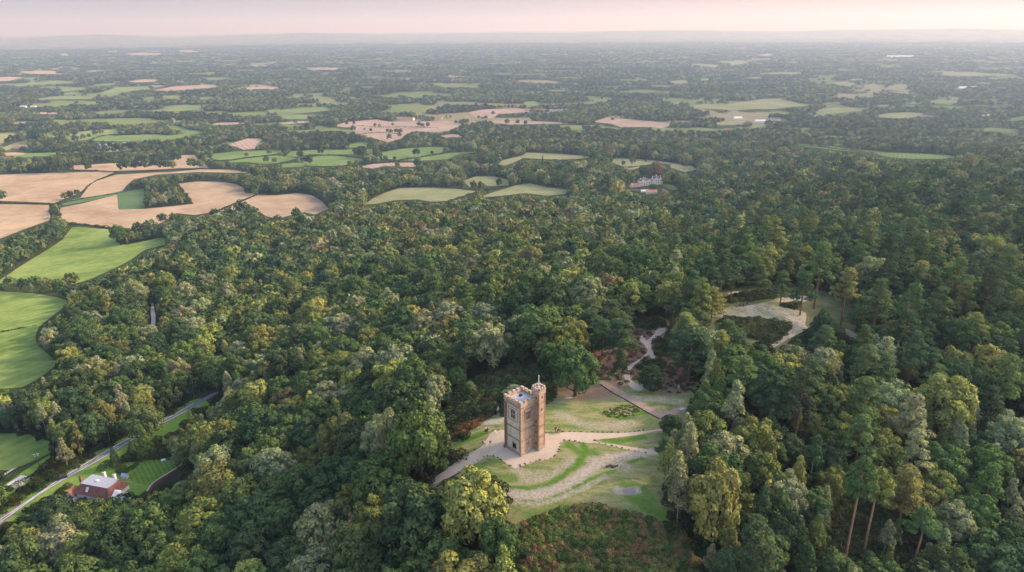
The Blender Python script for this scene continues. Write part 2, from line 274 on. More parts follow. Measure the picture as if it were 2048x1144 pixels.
FIELDS = [  # (material, polygon)
 ('green', [(-60,585),(0,560),(30,540),(70,515),(125,480),(145,455),(185,457),(230,462),(232,484),(255,490),(300,480),(328,476),(330,490),(290,500),(262,520),(205,548),(150,568),(90,566),(50,562),(0,575),(-60,600)]),
 ('green', [(-60,585),(0,583),(70,588),(132,600),(122,620),(78,655),(74,690),(112,722),(95,745),(45,775),(0,778),(-60,800)]),
 ('green', [(-60,880),(0,868),(60,870),(106,880),(102,905),(45,932),(0,945),(-60,960)]),
 ('tan', [(-60,352),(0,350),(60,347),(150,345),(231,344),(190,362),(172,378),(155,388),(108,407),(50,404),(0,402),(-60,400)]),
 ('tan', [(-60,412),(0,409),(100,411),(101,440),(60,455),(25,468),(0,478),(-60,500)]),
 ('tan', ZA((430,262),(450,235),(490,180),(620,135),(800,125),(940,118),(1080,105),(1230,106),(1320,116),(1345,128),(1200,122),(1060,120),(840,135),(720,160),(680,195),(660,222))),
 ('tan', ZA((320,330),(330,312),(450,288),(630,242),(640,322),(770,320),(1045,292),(1000,240),(962,182),(1060,172),(1170,170),(1270,185),(1312,205),(1322,232),(1385,238),(1230,300),(1150,335),(1050,352),(950,342),(900,375),(845,408),(740,430),(600,420),(480,404),(390,400),(335,375))),
 ('tan', ZA((1392,242),(1490,246),(1600,232),(1680,245),(1735,275),(1772,318),(1700,348),(1640,336),(1570,352),(1500,372),(1440,360),(1400,335),(1290,320),(1180,332))),
 ('tan', ZA((355,98),(365,85),(480,80),(610,72),(740,62),(930,58),(985,28),(1050,28),(1075,60),(1115,85),(1125,100),(1080,98),(960,100),(640,118),(480,108),(365,106))),
 ('dark', ZA((330,292),(420,258),(650,226),(650,237),(470,278),(340,302))),
 ('dark', ZA((628,238),(700,222),(785,208),(778,318),(700,322),(642,320))),
 ('green2', ZB((60,372),(250,352),(440,346),(560,346),(600,362),(500,372),(390,385),(180,412),(95,412))),
 ('green2', ZB((190,428),(200,418),(400,390),(545,378),(660,400),(540,430),(430,440),(330,425))),
 ('green2', ZB((590,385),(620,352),(800,340),(1000,340),(1180,335),(1175,362),(1040,372),(860,375),(740,375),(650,388))),
 ('green2', ZB((790,385),(900,382),(1020,390),(1130,408),(1060,430),(980,448),(850,455),(740,450),(700,420))),
 ('green2', ZB((560,440),(640,430),(730,432),(700,458),(560,462))),
 ('green2', ZB((1150,372),(1180,366),(1400,332),(1580,320),(1690,324),(1720,342),(1640,362),(1500,388),(1350,408),(1230,405))),
 ('green2', ZB((1370,415),(1520,392),(1720,362),(1900,350),(1935,352),(1850,362),(1740,380),(1690,405),(1520,415))),
 ('green2', ZB((1010,305),(1080,292),(1150,292),(1140,322),(1010,326))),
 ('tan2', ZB((190,310),(330,262),(440,268),(390,300),(375,335),(300,342),(240,318))),
 ('tan2', ZB((1090,458),(1180,438),(1330,430),(1460,430),(1480,460),(1260,452),(1180,470))),
 ('pale', ZB((1125,715),(1180,672),(1260,635),(1360,602),(1560,598),(1730,605),(1895,625),(1800,660),(1700,690),(1580,695),(1480,680),(1330,685),(1200,710))),
 ('pale', ZC((780,672),(870,640),(1000,600),(1080,588),(1180,612),(1300,625),(1280,650),(1180,660),(1050,645),(920,660))),
 ('pale', ZC((700,575),(770,550),(870,548),(960,570),(960,600),(860,605),(790,600),(740,612))),
 ('pale', ZC((900,480),(920,460),(1040,430),(1060,412),(1200,418),(1350,428),(1450,440),(1380,448),(1240,455),(1040,445),(990,470),(940,488))),
 ('pale', ZC((1545,470),(1560,445),(1700,452),(1840,465),(2000,490),(2035,510),(1960,525),(1880,500),(1880,480),(1740,485),(1620,495))),
 ('pale', ZC((1610,500),(1720,490),(1780,475),(1700,500),(1660,512))),
 ('tan2', ZC((-40,262),(40,240),(150,230),(210,225),(300,240),(450,235),(640,238),(700,250),(620,290),(540,300),(430,290),(370,310),(350,335),(270,355),(200,335),(110,310),(60,275))),
 ('tan2', ZC((730,185),(800,170),(900,165),(1000,160),(1090,170),(1080,182),(900,195),(870,220),(780,222))),
 ('tan2', ZC((700,250),(900,232),(1080,235),(1200,238),(1290,245),(1340,250),(1100,252),(960,255),(850,240))),
 ('tan2', ZC((560,320),(640,308),(720,315),(700,325),(600,328))),
 ('tan2', ZC((1430,238),(1520,215),(1640,222),(1800,240),(1900,258),(1830,275),(1740,268),(1600,270),(1540,250))),
 ('mid', ZC((1040,125),(1110,122),(1140,145),(1060,152))),
 ('mid', ZC((570,132),(680,125),(745,132),(640,140))),
 # left farmland
 ('pale', ZD((-60,380),(0,378),(130,380),(150,420),(60,455),(0,490),(-60,500))),
 ('pale', ZD((20,520),(140,470),(280,440),(290,490),(130,515),(60,545))),
 ('mid', ZD((450,430),(520,405),(760,365),(900,345),(1155,332),(1155,380),(1000,395),(860,440),(560,465))),
 ('green2', ZD((880,445),(1000,410),(1190,395),(1480,385),(1640,395),(1560,430),(1400,440),(1250,455),(1000,452))),
 ('green2', ZD((1620,320),(1680,295),(1760,310),(1850,345),(1990,355),(1980,380),(1860,390),(1700,430),(1520,445),(1640,400),(1830,375),(1760,350))),
 ('green2', ZD((100,600),(300,570),(520,560),(740,550),(1000,545),(1290,520),(1280,545),(1060,560),(700,565),(480,595),(260,612))),
 ('tan', ZD((20,565),(150,560),(270,572),(180,590),(60,595))),
 ('tan2', ZD((320,195),(400,170),(560,172),(720,178),(560,188),(400,190))),
 ('mid', ZD((480,245),(560,240),(670,250),(560,262))),
 ('mid', ZD((1480,150),(1600,148),(1720,120),(1900,105),(1960,130),(2010,160),(1880,150),(1700,162))),
 ('tan2', ZD((1670,225),(1715,225),(1710,285),(1695,285))),
 # distant strips on the left
 ('tan2', ZG((740,200),(830,192),(960,196),(930,204),(780,206))), ('tan2', ZG((1030,184),(1100,176),(1180,184),(1100,190))),
 ('tan2', ZG((330,202),(380,196),(415,202),(380,207))), ('tan2', ZG((90,306),(160,300),(340,300),(330,316),(210,316))),
 ('tan2', ZG((-20,338),(60,332),(130,340),(60,356),(-20,358))), ('mid', ZG((80,382),(180,366),(420,358),(430,368),(230,378),(110,390))),
 ('mid', ZG((520,386),(600,374),(700,370),(660,382),(560,388))), ('tan2', ZG((740,360),(850,348),(930,350),(900,362),(790,366))),
 ('tan2', ZG((905,412),(1000,392),(1150,382),(1320,386),(1240,398),(1100,408),(980,416))), ('mid', ZG((570,434),(680,395),(870,390),(880,404),(760,418),(660,434))),
 ('mid', ZG((300,416),(420,402),(520,400),(500,408),(360,420))), ('mid', ZG((170,470),(310,448),(480,446),(580,455),(540,464),(260,466))),
 ('tan2', ZG((1790,292),(1860,280),(2000,282),(1960,292))), ('mid', ZG((1420,264),(1480,256),(1560,254),(1540,264))),
 ('mid', ZG((1180,312),(1250,306),(1260,312),(1190,318))), ('tan2', ZG((1410,404),(1500,394),(1640,392),(1620,404))),
 ('mid', ZG((880,530),(1000,520),(1010,530),(900,536))), ('mid', ZG((1560,535),(1700,520),(1900,510),(1940,520),(1760,540),(1640,545))),
 ('mid', ZG((360,434),(420,424),(470,428),(400,438))), ('tan2', ZG((880,384),(960,382),(970,390),(900,392))), ('mid', ZG((620,184),(680,180),(690,186),(630,188))),
 ('mid', ZB((440,75),(540,60),(560,80),(480,90))), ('mid', ZB((600,80),(700,62),(850,55),(920,70),(760,85),(640,95))), ('mid', ZB((540,110),(640,98),(740,105),(720,130),(600,132))),
 ('tan2', ZB((40,165),(150,155),(330,152),(300,165),(120,175))), ('tan2', ZB((490,158),(600,152),(750,142),(760,155),(600,165))), ('mid', ZB((1630,25),(1760,14),(1900,16),(1800,30))),
 # right-hand plain
 ('pale', ZE((90,358),(200,342),(330,345),(460,325),(540,312),(620,314),(720,330),(800,350),(700,360),(600,372),(480,372),(380,378),(240,372))),
 ('pale', ZE((840,395),(870,372),(960,362),(1060,366),(1110,378),(1000,392),(900,405))),
 ('pale', ZE((1170,410),(1260,396),(1380,390),(1480,396),(1460,410),(1360,425),(1240,422))),
 ('green2', ZE((620,566),(740,572),(860,580),(960,590),(1080,605),(1260,622),(1440,628),(1640,642),(1680,650),(1580,660),(1400,660),(1260,650),(1180,628),(1000,612),(860,598),(720,582))),
 ('green2', ZE((930,570),(980,570),(1030,578),(960,584))), ('mid', ZE((100,485),(180,480),(300,492),(220,500))),
 ('pale', ZE((230,455),(340,440),(440,445),(420,460),(300,466))), ('pale', ZE((460,470),(540,458),(560,475),(480,484))),
 ('pale', ZE((110,112),(180,108),(290,118),(260,130),(190,122))), ('pale', ZE((250,98),(360,94),(480,92),(400,112),(350,120),(340,104))),
 ('tan2', ZE((500,58),(560,52),(610,58),(560,66))), ('pale', ZE((430,192),(490,185),(550,188),(520,198))), ('pale', ZE((490,166),(600,158),(800,160),(700,170))),
 ('pale', ZE((940,222),(1000,212),(1080,225),(1020,238))), ('pale', ZE((1120,235),(1180,225),(1225,240),(1190,255))), ('pale', ZE((1250,250),(1300,230),(1380,228),(1370,255),(1300,266))),
 ('mid', ZE((1050,292),(1130,284),(1200,290),(1130,300))), ('mid', ZE((1340,330),(1420,328),(1470,340),(1400,344))), ('mid', ZE((1470,325),(1560,318),(1680,330),(1620,348),(1540,340))),
 ('mid', ZE((1170,352),(1240,345),(1310,352),(1240,360))), ('pale', ZE((1530,172),(1640,160),(1760,158),(1880,170),(1980,178),(1800,180),(1640,180))),
 ('mid', ZE((1750,222),(1820,216),(1890,220),(1820,228))), ('mid', ZE((1900,436),(1980,424),(2048,412),(2100,415),(2048,428),(1960,440))),
 ('mid', ZE((1760,490),(1860,478),(2000,490),(2048,495),(1960,505),(1840,500))), ('pale', ZE((1000,200),(1080,195),(1130,200),(1060,206))), ('mid', ZE((740,488),(780,478),(810,485),(780,495))),
 ('pale', ZE((160,200),(220,195),(240,203),(190,207))), ('mid', ZE((880,340),(920,332),(940,340),(900,345))), ('pale', ZE((-10,215),(60,205),(120,215),(60,226))), ('mid', ZE((-10,338),(50,330),(60,340),(0,346))),
 ('green2', ZC((1830,600),(1850,590),(1890,598),(1930,625),(1890,628))),
]
CLEAR = ZH((60,838),(110,770),(235,665),(215,600),(262,545),(380,450),(500,425),(640,360),(740,330),(880,262),(1030,232),(1190,262),(1250,300),(1400,300),(1520,310),(1530,390),(1440,470),(1370,540),(1300,600),(1340,700),(1375,870),(1390,1000),(1400,1075),(1250,1032),(1120,990),(1000,957),(850,962),(700,992),(560,1015),(500,900),(420,800),(330,755),(260,748),(95,838))
GRAVEL = ZH((85,830),(240,745),(330,700),(375,668),(405,662),(445,672),(490,705),(540,735),(580,725),(650,700),(735,683),(780,655),(798,610),(815,582),(850,575),(930,588),(1010,592),(1080,603),(1200,632),(1380,662),(1380,642),(1220,615),(1100,597),(1010,584),(996,574),(1100,563),(1240,545),(1330,527),(1440,508),
  (1430,496),(1370,511),(1280,523),(1150,533),(1000,533),(900,528),(820,530),(760,538),(712,533),(600,525),(480,515),(430,520),(395,545),(370,590),(340,620),(250,668),(120,752),(58,805))
PATH2 = ZH((1028,228),(1062,240),(1150,288),(1260,350),(1330,388),(1390,408),(1440,400),(1505,378),(1490,410),(1440,445),(1400,462),(1370,452),(1290,410),(1200,357),(1100,302),(1032,256))
HEATH = ZI((300,600),(370,560),(480,540),(600,500),(560,470),(590,380),(780,370),(800,420),(760,500),(800,600),(930,700),(990,760),(930,850),(900,930),(760,1000),(560,880),(380,775))
REDPATH = ZI((520,720),(530,670),(580,640),(650,590),(668,560),(640,520),(610,490),(640,470),(660,500),(700,470),(730,425),(775,420),(772,450),(700,500),(690,540),(715,600),(730,632),(705,634),(675,590),(640,615),(580,660),(560,700),(570,750),(640,790),(620,815),(560,790))
UPPER = ZI((1050,345),(1120,315),(1190,285),(1240,292),(1420,258),(1520,228),(1660,225),(1640,262),(1480,280),(1560,305),(1650,330),(1645,400),(1660,430),(1560,480),(1450,545),(1435,532),(1530,455),(1562,410),(1420,372),(1250,362),(1100,356))
GORSE = ZI((1140,372),(1250,365),(1420,378),(1550,412),(1520,455),(1430,525),(1300,480),(1180,440),(1100,400))
BRACKEN = [(1046,1052),(1100,1030),(1140,1016),(1190,1012),(1240,1026),(1290,1040),(1335,1052),(1385,1085),(1400,1144),(1390,1190),(1060,1190),(1050,1110)]
RUST = ZH((185,520),(240,470),(320,440),(400,428),(395,450),(330,490),(265,540),(225,560))
SCRUB = [(900,800),(940,770),(1000,745),(1060,735),(1100,750),(1105,800),(1060,815),(1005,830),(960,835),(920,850),(890,840)]
ROAD = ZJ((-160,1150),(210,915),(470,740),(880,497),(1040,415),(1280,283),(1500,163),(1640,95),(1660,105),(1540,172),(1440,230),(1290,312),(1060,432),(870,552),(640,682),(480,772),(290,890),(-60,1150))
LAWN = ZK((990,372),(1060,290),(1150,205),(1300,142),(1480,152),(1610,190),(1700,245),(1560,352),(1350,482),(1200,470),(1060,430))
VERGE = ZK((500,300),(600,215),(770,75),(900,10),(1000,60),(880,150),(760,170),(640,270),(560,330))
LANE = [(304,598),(310,598),(308,615),(311,630),(311,645),(309,660),(301,660),(303,640),(301,622)]
SLAB = ZJ((50,800),(160,728),(246,742),(130,832))
HOUSEVIEW = ZK((130,640),(170,470),(350,290),(500,310),(760,370),(990,400),(1070,480),(1270,570),(1250,650),(930,640),(640,600),(330,620))
GARDENV = ZK((560,320),(760,180),(1300,100),(1840,160),(1850,300),(1600,420),(1380,560),(1100,600),(800,400))
WALLV = ZK((1250,620),(1350,480),(1840,165),(1850,270),(1500,500),(1340,560))
TOWERV = [(1008,905),(1008,790),(1062,765),(1068,745),(1080,745),(1088,770),(1092,905),(1042,920)]
MANSV = Z(1180,310,8.533,[(600,560),(620,520),(800,470),(830,360),(960,340),(1030,320),(1200,320),(1215,500),(1180,560),(1200,640),(1150,690),(900,680),(800,620),(700,580)])
LEFTV = ZJ((0,720),(120,640),(300,560),(410,540),(420,570),(330,640),(260,720),(180,820),(90,860),(0,800))
SEEV = [ZJ((700,700),(1010,470),(1420,230),(1440,280),(1330,400),(1000,520),(860,600))]
OPEN = np.zeros((1144+140, 2048+400), bool)     # padded: x+200, y+20
def fill(poly, val=True):
    p = np.array(poly)+np.array([200, 20]); x0, y0 = np.floor(p.min(0)).astype(int); x1, y1 = np.ceil(p.max(0)).astype(int)+1
    x0 = max(x0,0); y0 = max(y0,0); x1 = min(x1, OPEN.shape[1]); y1 = min(y1, OPEN.shape[0])
    X, Y = np.meshgrid(np.arange(x0,x1)+.5, np.arange(y0,y1)+.5)
    OPEN[y0:y1, x0:x1][inpoly(X, Y, p)] = val
def inpoly(X, Y, p):
    ins = np.zeros(X.shape, bool); n = len(p)
    for i in range(n):
        xa, ya = p[i]; xb, yb = p[(i+1)%n]
        if ya == yb: continue
        c = ((ya > Y) != (yb > Y)) & (X < (xb-xa)*(Y-ya)/(yb-ya)+xa); ins ^= c
    return ins
for _m, p in FIELDS: fill(p)
def shift(p, dx, dy): return [(x+dx, y+dy) for x, y in p]
for dx, dy in ((-6,-4),(0,-7),(7,2),(4,8),(-5,6)): fill(shift(ROAD, dx, dy))
for dx, dy in ((0,8),(0,-6),(8,0),(-8,0)): fill(shift(REDPATH, dx, dy)); fill(shift(PATH2, dx, dy)); fill(shift(UPPER, dx, dy))
fill(HEATH); fill(ZI((1170,185),(1420,175),(1560,170),(1700,200),(1900,260),(1990,480),(1880,470),(1800,300),(1640,240),(1240,290)))
fill([(1672,1000),(1690,985),(1752,985),(1738,1095),(1668,1100)]); fill([(1814,1075),(1836,1072),(1834,1140),(1812,1140)])
for p in [CLEAR, GRAVEL, PATH2, REDPATH, UPPER, GORSE, BRACKEN, RUST, SCRUB, ROAD, LAWN, VERGE, LANE, SLAB, HOUSEVIEW, WALLV, TOWERV, MANSV, LEFTV, GARDENV]+SEEV: fill(p)
def is_open(px, py):
    x = np.clip((np.asarray(px)+200).astype(int), 0, OPEN.shape[1]-1); y = np.clip((np.asarray(py)+20).astype(int), 0, OPEN.shape[0]-1)
    return OPEN[y, x]

# ------------------------------------------------------------------ ground sheet (polar grid to beyond the skyline)
az = np.linspace(math.radians(-62), math.radians(62), 420); rr = np.exp(np.linspace(math.log(40), math.log(46000), 520))
R_, A_ = np.meshgrid(rr, az, indexing='ij'); GX = R_*np.sin(A_); GY = R_*np.cos(A_); GZ = ground(GX, GY)
def openness(x, y):
    """small unfenced meadows scattered through the far plain"""
    d = np.hypot(x, y)
    return (wavy(x*.6+300, y*1.25, 460) + .6*wavy(x, y*1.3+77, 190) - .02) * sstep(1850, 2300, d)
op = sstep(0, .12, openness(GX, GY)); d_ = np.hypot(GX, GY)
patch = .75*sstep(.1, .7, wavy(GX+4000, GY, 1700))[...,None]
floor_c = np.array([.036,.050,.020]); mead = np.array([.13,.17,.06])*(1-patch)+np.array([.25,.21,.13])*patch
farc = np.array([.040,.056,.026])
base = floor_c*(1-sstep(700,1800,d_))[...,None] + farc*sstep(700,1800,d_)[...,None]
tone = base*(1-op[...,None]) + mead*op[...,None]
# the far range beyond the plain: woods and fields seen only as tone
fp = sstep(.05, .55, wavy(GX*.45, GY*1.0+50, 1500))*sstep(9000,13000,d_)*(1-sstep(16500,19500,d_))*.55
tone = tone*(1-fp[...,None]) + np.array([.16,.155,.085])*fp[...,None]
na, nr = len(az), len(rr); I = np.arange(nr*na).reshape(nr, na)
q = np.stack([I[:-1,:-1], I[:-1,1:], I[1:,1:], I[1:,:-1]], -1).reshape(-1,4)
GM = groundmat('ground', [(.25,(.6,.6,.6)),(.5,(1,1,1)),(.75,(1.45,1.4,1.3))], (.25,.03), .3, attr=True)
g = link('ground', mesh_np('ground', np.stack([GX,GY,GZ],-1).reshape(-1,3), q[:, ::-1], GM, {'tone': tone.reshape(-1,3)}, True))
tag(g, 'wooded ground falling from the tower hilltop to the flat farmland and far hills', kind='structure')

def smooth_poly(p, k=4):
    p = np.array(p, float); n = len(p); out = []
    for i in range(n):
        a, b, c, d = p[i-1], p[i], p[(i+1)%n], p[(i+2)%n]
        for j in range(k):
            t = j/k; out.append(.5*((2*b)+(-a+c)*t+(2*a-5*b+4*c-d)*t*t+(-a+3*b-3*c+d)*t**3))
    return np.array(out)
def sheet(name, poly, mat, eps, spacing=None, smooth=3, parent=None, attrs=None, world=None):
    P = hit(*np.array(smooth_poly(poly, smooth) if smooth else poly).T)[:, :2] if world is None else np.array(world)
    D = np.median(np.hypot(P[:,0], P[:,1])); sp = spacing or max(1.5, .014*D)
    pts = []
    for i in range(len(P)):
        a, b = P[i], P[(i+1)%len(P)]; k = max(1, int(np.hypot(*(b-a))/sp))
        for j in range(k): pts.append(a+(b-a)*j/k)
    B = np.array(pts); nb = len(B); lo, hi = P.min(0), P.max(0)
    X, Y = np.meshgrid(np.arange(lo[0]+sp*.5, hi[0], sp), np.arange(lo[1]+sp*.5, hi[1], sp))
    ins = inpoly(X, Y, P) if X.size else np.zeros(X.shape, bool); G = np.stack([X[ins], Y[ins]], -1)
    if len(G):
        dm = np.array([np.min(np.hypot(B[:,0]-g_[0], B[:,1]-g_[1])) for g_ in G]) if len(G)*nb < 4e6 else np.full(len(G), 9e9)
        G = G[dm > sp*.35]
    c0 = B.mean(0); allp = [Vector((x,y)) for x,y in np.concatenate([B, G])-c0]
    r = delaunay_2d_cdt(allp, [(i,(i+1)%nb) for i in range(nb)], [], 1, 1e-4)
    V = np.array([(v[0], v[1]) for v in r[0]])+c0; T = np.array([f for f in r[2] if len(f) == 3], np.int32)
    # keep only triangles inside the outline and turn them face up
    cen = V[T].mean(1); T = T[inpoly(cen[:,0], cen[:,1], P)]
    ar = np.cross(V[T[:,1]]-V[T[:,0]], V[T[:,2]]-V[T[:,0]]); T[ar < 0] = T[ar < 0][:, ::-1]
    dd = np.hypot(V[:,0], V[:,1]); z = ground(V[:,0], V[:,1]) + eps + .00022*np.maximum(dd-150, 0)
    at_ = attrs(V) if attrs else None
    return link(name, mesh_np(name, np.c_[V, z], T, mat, at_, True), parent)
FN = {'tan':'pale tan harvested stubble field','tan2':'faded tan stubble field','green':'bright green grass field','green2':'green hedged meadow','mid':'soft green pasture','pale':'pale dry green pasture','dark':'dark green crop strip'}
for i, (m, p) in enumerate(FIELDS):
    o = sheet('field', p, FM[m], .16 + .012*(i%7), smooth=2 if m == 'green' else 0); tag(o, FN[m], kind='structure')

# ------------------------------------------------------------------ clearing with paths, worn tracks and grass
def seg_dist(V, line):
    d = np.full(len(V), 1e9)
    for a, b in zip(line[:-1], line[1:]):
        ab = b-a; t = np.clip(((V-a)@ab)/(ab@ab), 0, 1); d = np.minimum(d, np.hypot(*(V-a-t[:,None]*ab).T))
    return d
def wl(pts, k=5):
    p = np.array(pts, float); out = [p[0]]
    for i in range(len(p)-1):
        a = p[max(i-1,0)]; b = p[i]; c = p[i+1]; d = p[min(i+2,len(p)-1)]
        for j in range(1, k+1):
            t = j/k; out.append(.5*((2*b)+(-a+c)*t+(2*a-5*b+4*c-d)*t*t+(-a+3*b-3*c+d)*t**3))
    return hit(*np.array(out).T)[:, :2]
BARE = [(wl(ZH((440,878),(560,885),(680,882),(790,850),(900,790),(1000,720),(1080,680),(1200,660),(1330,640))), 2.1, .95),
        (wl(ZH((520,930),(660,935),(800,905),(950,840),(1060,780))), 1.2, .6), (wl(ZH((600,800),(700,790),(800,740),(860,690))), 2.0, .5),
        (wl(ZH((540,745),(600,760),(720,760))), 1.6, .45), (wl(ZH((1000,690),(1090,720),(1180,730))), 2.6, .6),
        (wl(ZH((900,300),(980,300),(1060,300))), 4.0, .7), (wl(ZH((400,470),(450,465),(500,450))), 2.5, .9), (wl(ZH((800,420),(900,470),(1050,500),(1200,480))), 3.0, .45),
        (wl(ZH((1130,860),(1200,865),(1240,860))), 1.6, .9), (wl(ZH((1180,330),(1330,340),(1480,350))), 2.5, .6)]
LUSH = [(wl(ZH((470,845),(560,852),(680,848),(780,800),(880,720),(940,660),(945,620),(930,590))), 1.3, 1.0), (wl(ZH((560,935),(720,905),(850,860),(960,805),(1080,760),(1180,710),(1280,670))), .9, 1.0),
        (wl(ZH((300,730),(400,770),(520,790))), 2.2, .6), (wl(ZH((850,600),(900,640),(1000,650))), 1.8, .8), (wl(ZH((1220,900),(1300,950),(1370,1000))), 3.0, .8), (wl(ZH((1150,840),(1250,850),(1320,900))), 2.2, .7),
        (wl(ZH((720,490),(820,495),(1000,500))), 1.4, .5), (wl(ZH((1040,420),(1150,445),(1250,420),(1330,400))), 1.4, .8), (wl(ZH((230,590),(300,560),(360,530))), 2.2, .9), (wl(ZH((1050,570),(1150,575),(1280,555))), 1.4, .9),
        (wl(ZH((620,1010),(760,985),(850,975))), 2.0, .6), (wl(ZH((740,400),(780,390),(850,400))), 1.5, .5)]
def clear_attr(V):
    b = np.zeros(len(V)); l = np.zeros(len(V))
    wob = .35*wavy(V[:,0], V[:,1], 3.0)+.3*wavy(V[:,0]+50, V[:,1], 9.0)
    for ln, w, s in BARE: b = np.maximum(b, s*(1-sstep(.35, 1.25, seg_dist(V, ln)/w + .4*wob)))
    for ln, w, s in LUSH: l = np.maximum(l, s*(1-sstep(.3, 1.35, seg_dist(V, ln)/w + .5*wob)))
    _p = proj(np.c_[V, ground(V[:,0],V[:,1])]); soil = sstep(700,620,0*_p[0]+0) * 0
    hx, hy = (_p[0]-840)*2.86, (_p[1]-680)*2.86
    soil = (1-sstep(.7, 1.25, np.hypot((hx-960)/230, (hy-270)/75)+.25*wob))
    soil = np.maximum(soil, 1-sstep(.7, 1.2, np.hypot((hx-1430)/130, (hy-265)/60)+.3*wob))
    return {'bare': b, 'lush': l, 'soil': soil*.9}
def clearmat():
    m, nt, out = newmat('clearing_turf'); g_ = N(nt, 'ShaderNodeNewGeometry')
    n1 = N(nt, 'ShaderNodeTexNoise', i_Scale=1.4, i_Detail=8.0, i_Roughness=.75); n2 = N(nt, 'ShaderNodeTexNoise', i_Scale=.22, i_Detail=5.0, i_Roughness=.6, i_Distortion=1.2)
    mp = N(nt, 'ShaderNodeMapping'); mp.inputs['Rotation'].default_value = (0,0,.35); mp.inputs['Scale'].default_value = (.45,1.5,1)
    L(nt, g_, 'Position', n1, 'Vector'); L(nt, g_, 'Position', mp, 'Vector'); L(nt, mp, 0, n2, 'Vector')
    av = N(nt, 'ShaderNodeMath', operation='MULTIPLY_ADD', i_1=.45); L(nt, n1, 'Fac', av, 0); h = N(nt, 'ShaderNodeMath', operation='MULTIPLY', i_1=.55); L(nt, n2, 'Fac', h, 0); L(nt, h, 0, av, 2)
    turf = ramp(nt, [(.33,(.07,.125,.026)),(.43,(.15,.195,.055)),(.52,(.255,.245,.105)),(.66,(.375,.31,.18))]); L(nt, av, 0, turf, 'Fac')
    bare = ramp(nt, [(.35,(.30,.25,.185)),(.6,(.46,.395,.315))]); L(nt, n1, 'Fac', bare, 'Fac')
    lush = ramp(nt, [(.35,(.045,.125,.012)),(.65,(.125,.235,.03))]); L(nt, n1, 'Fac', lush, 'Fac')
    soil = ramp(nt, [(.35,(.15,.095,.065)),(.65,(.265,.19,.14))]); L(nt, n1, 'Fac', soil, 'Fac')
    cur, co = turf, 'Color'
    for nm, src in (('lush', lush), ('bare', bare), ('soil', soil)):
        a = N(nt, 'ShaderNodeAttribute', attribute_name=nm); s = N(nt, 'ShaderNodeMath', operation='SUBTRACT', i_1=.5); L(nt, n1, 'Fac', s, 0)
        ma = N(nt, 'ShaderNodeMath', operation='MULTIPLY_ADD', i_1=1.6, use_clamp=True); L(nt, s, 0, ma, 0); L(nt, a, 'Fac', ma, 2)
        # keep the noise from opening patches where the mask is zero
        mm = N(nt, 'ShaderNodeMath', operation='MULTIPLY', use_clamp=True); s2 = N(nt, 'ShaderNodeMath', operation='MULTIPLY', i_1=2.2, use_clamp=True); L(nt, a, 'Fac', s2, 0); L(nt, ma, 0, mm, 0); L(nt, s2, 0, mm, 1)
        mx = N(nt, 'ShaderNodeMix', data_type='RGBA'); L(nt, mm, 0, mx, 'Factor'); L(nt, cur, co, mx, 'A'); L(nt, src, 'Color', mx, 'B'); cur, co = mx, 'Result'
    b = N(nt, 'ShaderNodeBsdfDiffuse', i_Roughness=.7); L(nt, cur, co, b, 'Color')
    bp = N(nt, 'ShaderNodeBump', i_Strength=.6, i_Distance=.35); L(nt, n1, 'Fac', bp, 'Height'); L(nt, bp, 'Normal', b, 'Normal')
    L(nt, b, 0, out, 'Surface'); return m
CLEARX = ZH((-40,930),(60,780),(140,640),(160,520),(330,400),(480,330),(640,250),(860,200),(1030,180),(1190,200),(1400,240),(1640,260),(1640,420),(1500,560),(1480,760),(1520,1000),(1500,1180),(1200,1100),(900,1040),(600,1090),(400,960),(200,860))
tag(sheet('clearing', CLEARX, clearmat(), .05, .55, attrs=clear_attr), 'dry pale hilltop clearing with worn curved tracks and greener strips', kind='structure')
GRAV = groundmat('gravel', [(.3,(.37,.295,.215)),(.5,(.47,.38,.285)),(.7,(.53,.44,.34))], (1.2,.15), .2)
DIRT = groundmat('dirt', [(.3,(.24,.165,.12)),(.5,(.33,.24,.18)),(.7,(.42,.33,.26))], (.8,.12), .3)
NEEDLE = groundmat('needle_litter', [(.3,(.06,.065,.03)),(.42,(.13,.09,.05)),(.52,(.21,.125,.085)),(.6,(.27,.18,.13)),(.72,(.13,.15,.06))], (.6,.09), .5)
SANDY = groundmat('sandy_turf', [(.33,(.14,.18,.06)),(.43,(.25,.24,.13)),(.51,(.38,.33,.24)),(.68,(.50,.43,.34))], (.8,.07), .3)
ROUGH = groundmat('rough_heath_grass', [(.3,(.05,.075,.026)),(.45,(.095,.115,.045)),(.56,(.15,.145,.07)),(.7,(.21,.165,.105))], (.7,.07), .5)
tag(sheet('heath', ZI((980,230),(1100,190),(1240,165),(1400,160),(1560,150),(1750,190),(1990,280),(2010,540),(1850,500),(1640,430),(1500,560),(1420,600),(1200,520),(1040,440)), ROUGH, .03, 1.5), 'rough olive grass and heather around the upper sandy clearing', kind='structure')
tag(sheet('heath', HEATH, NEEDLE, .03, 1.2), 'reddish needle litter ground under the pines behind the tower', kind='structure')
tag(sheet('bare_patch', ZH((1155,862),(1180,845),(1215,845),(1235,862),(1222,885),(1185,890)), groundmat('bare_grey_soil', [(.3,(.22,.19,.18)),(.7,(.34,.30,.285))], (1.5,.2), .3), .10, .6), 'oval bare grey patch in the lower grass of the clearing', kind='structure')
tag(sheet('gravel_path', GRAVEL, GRAV, .09, .8, 2), 'pale sandy gravel apron and paths around the stone tower', kind='structure')
tag(sheet('gravel_path', PATH2, DIRT, .10, .8), 'straight brown dirt path with timber edging behind the tower', kind='structure')
tag(sheet('dirt_path', REDPATH, groundmat('trodden_path', [(.3,(.33,.25,.195)),(.5,(.44,.355,.29)),(.7,(.52,.44,.37))], (.8,.12), .3), .11, .8), 'winding bare path climbing through the heath', kind='structure')
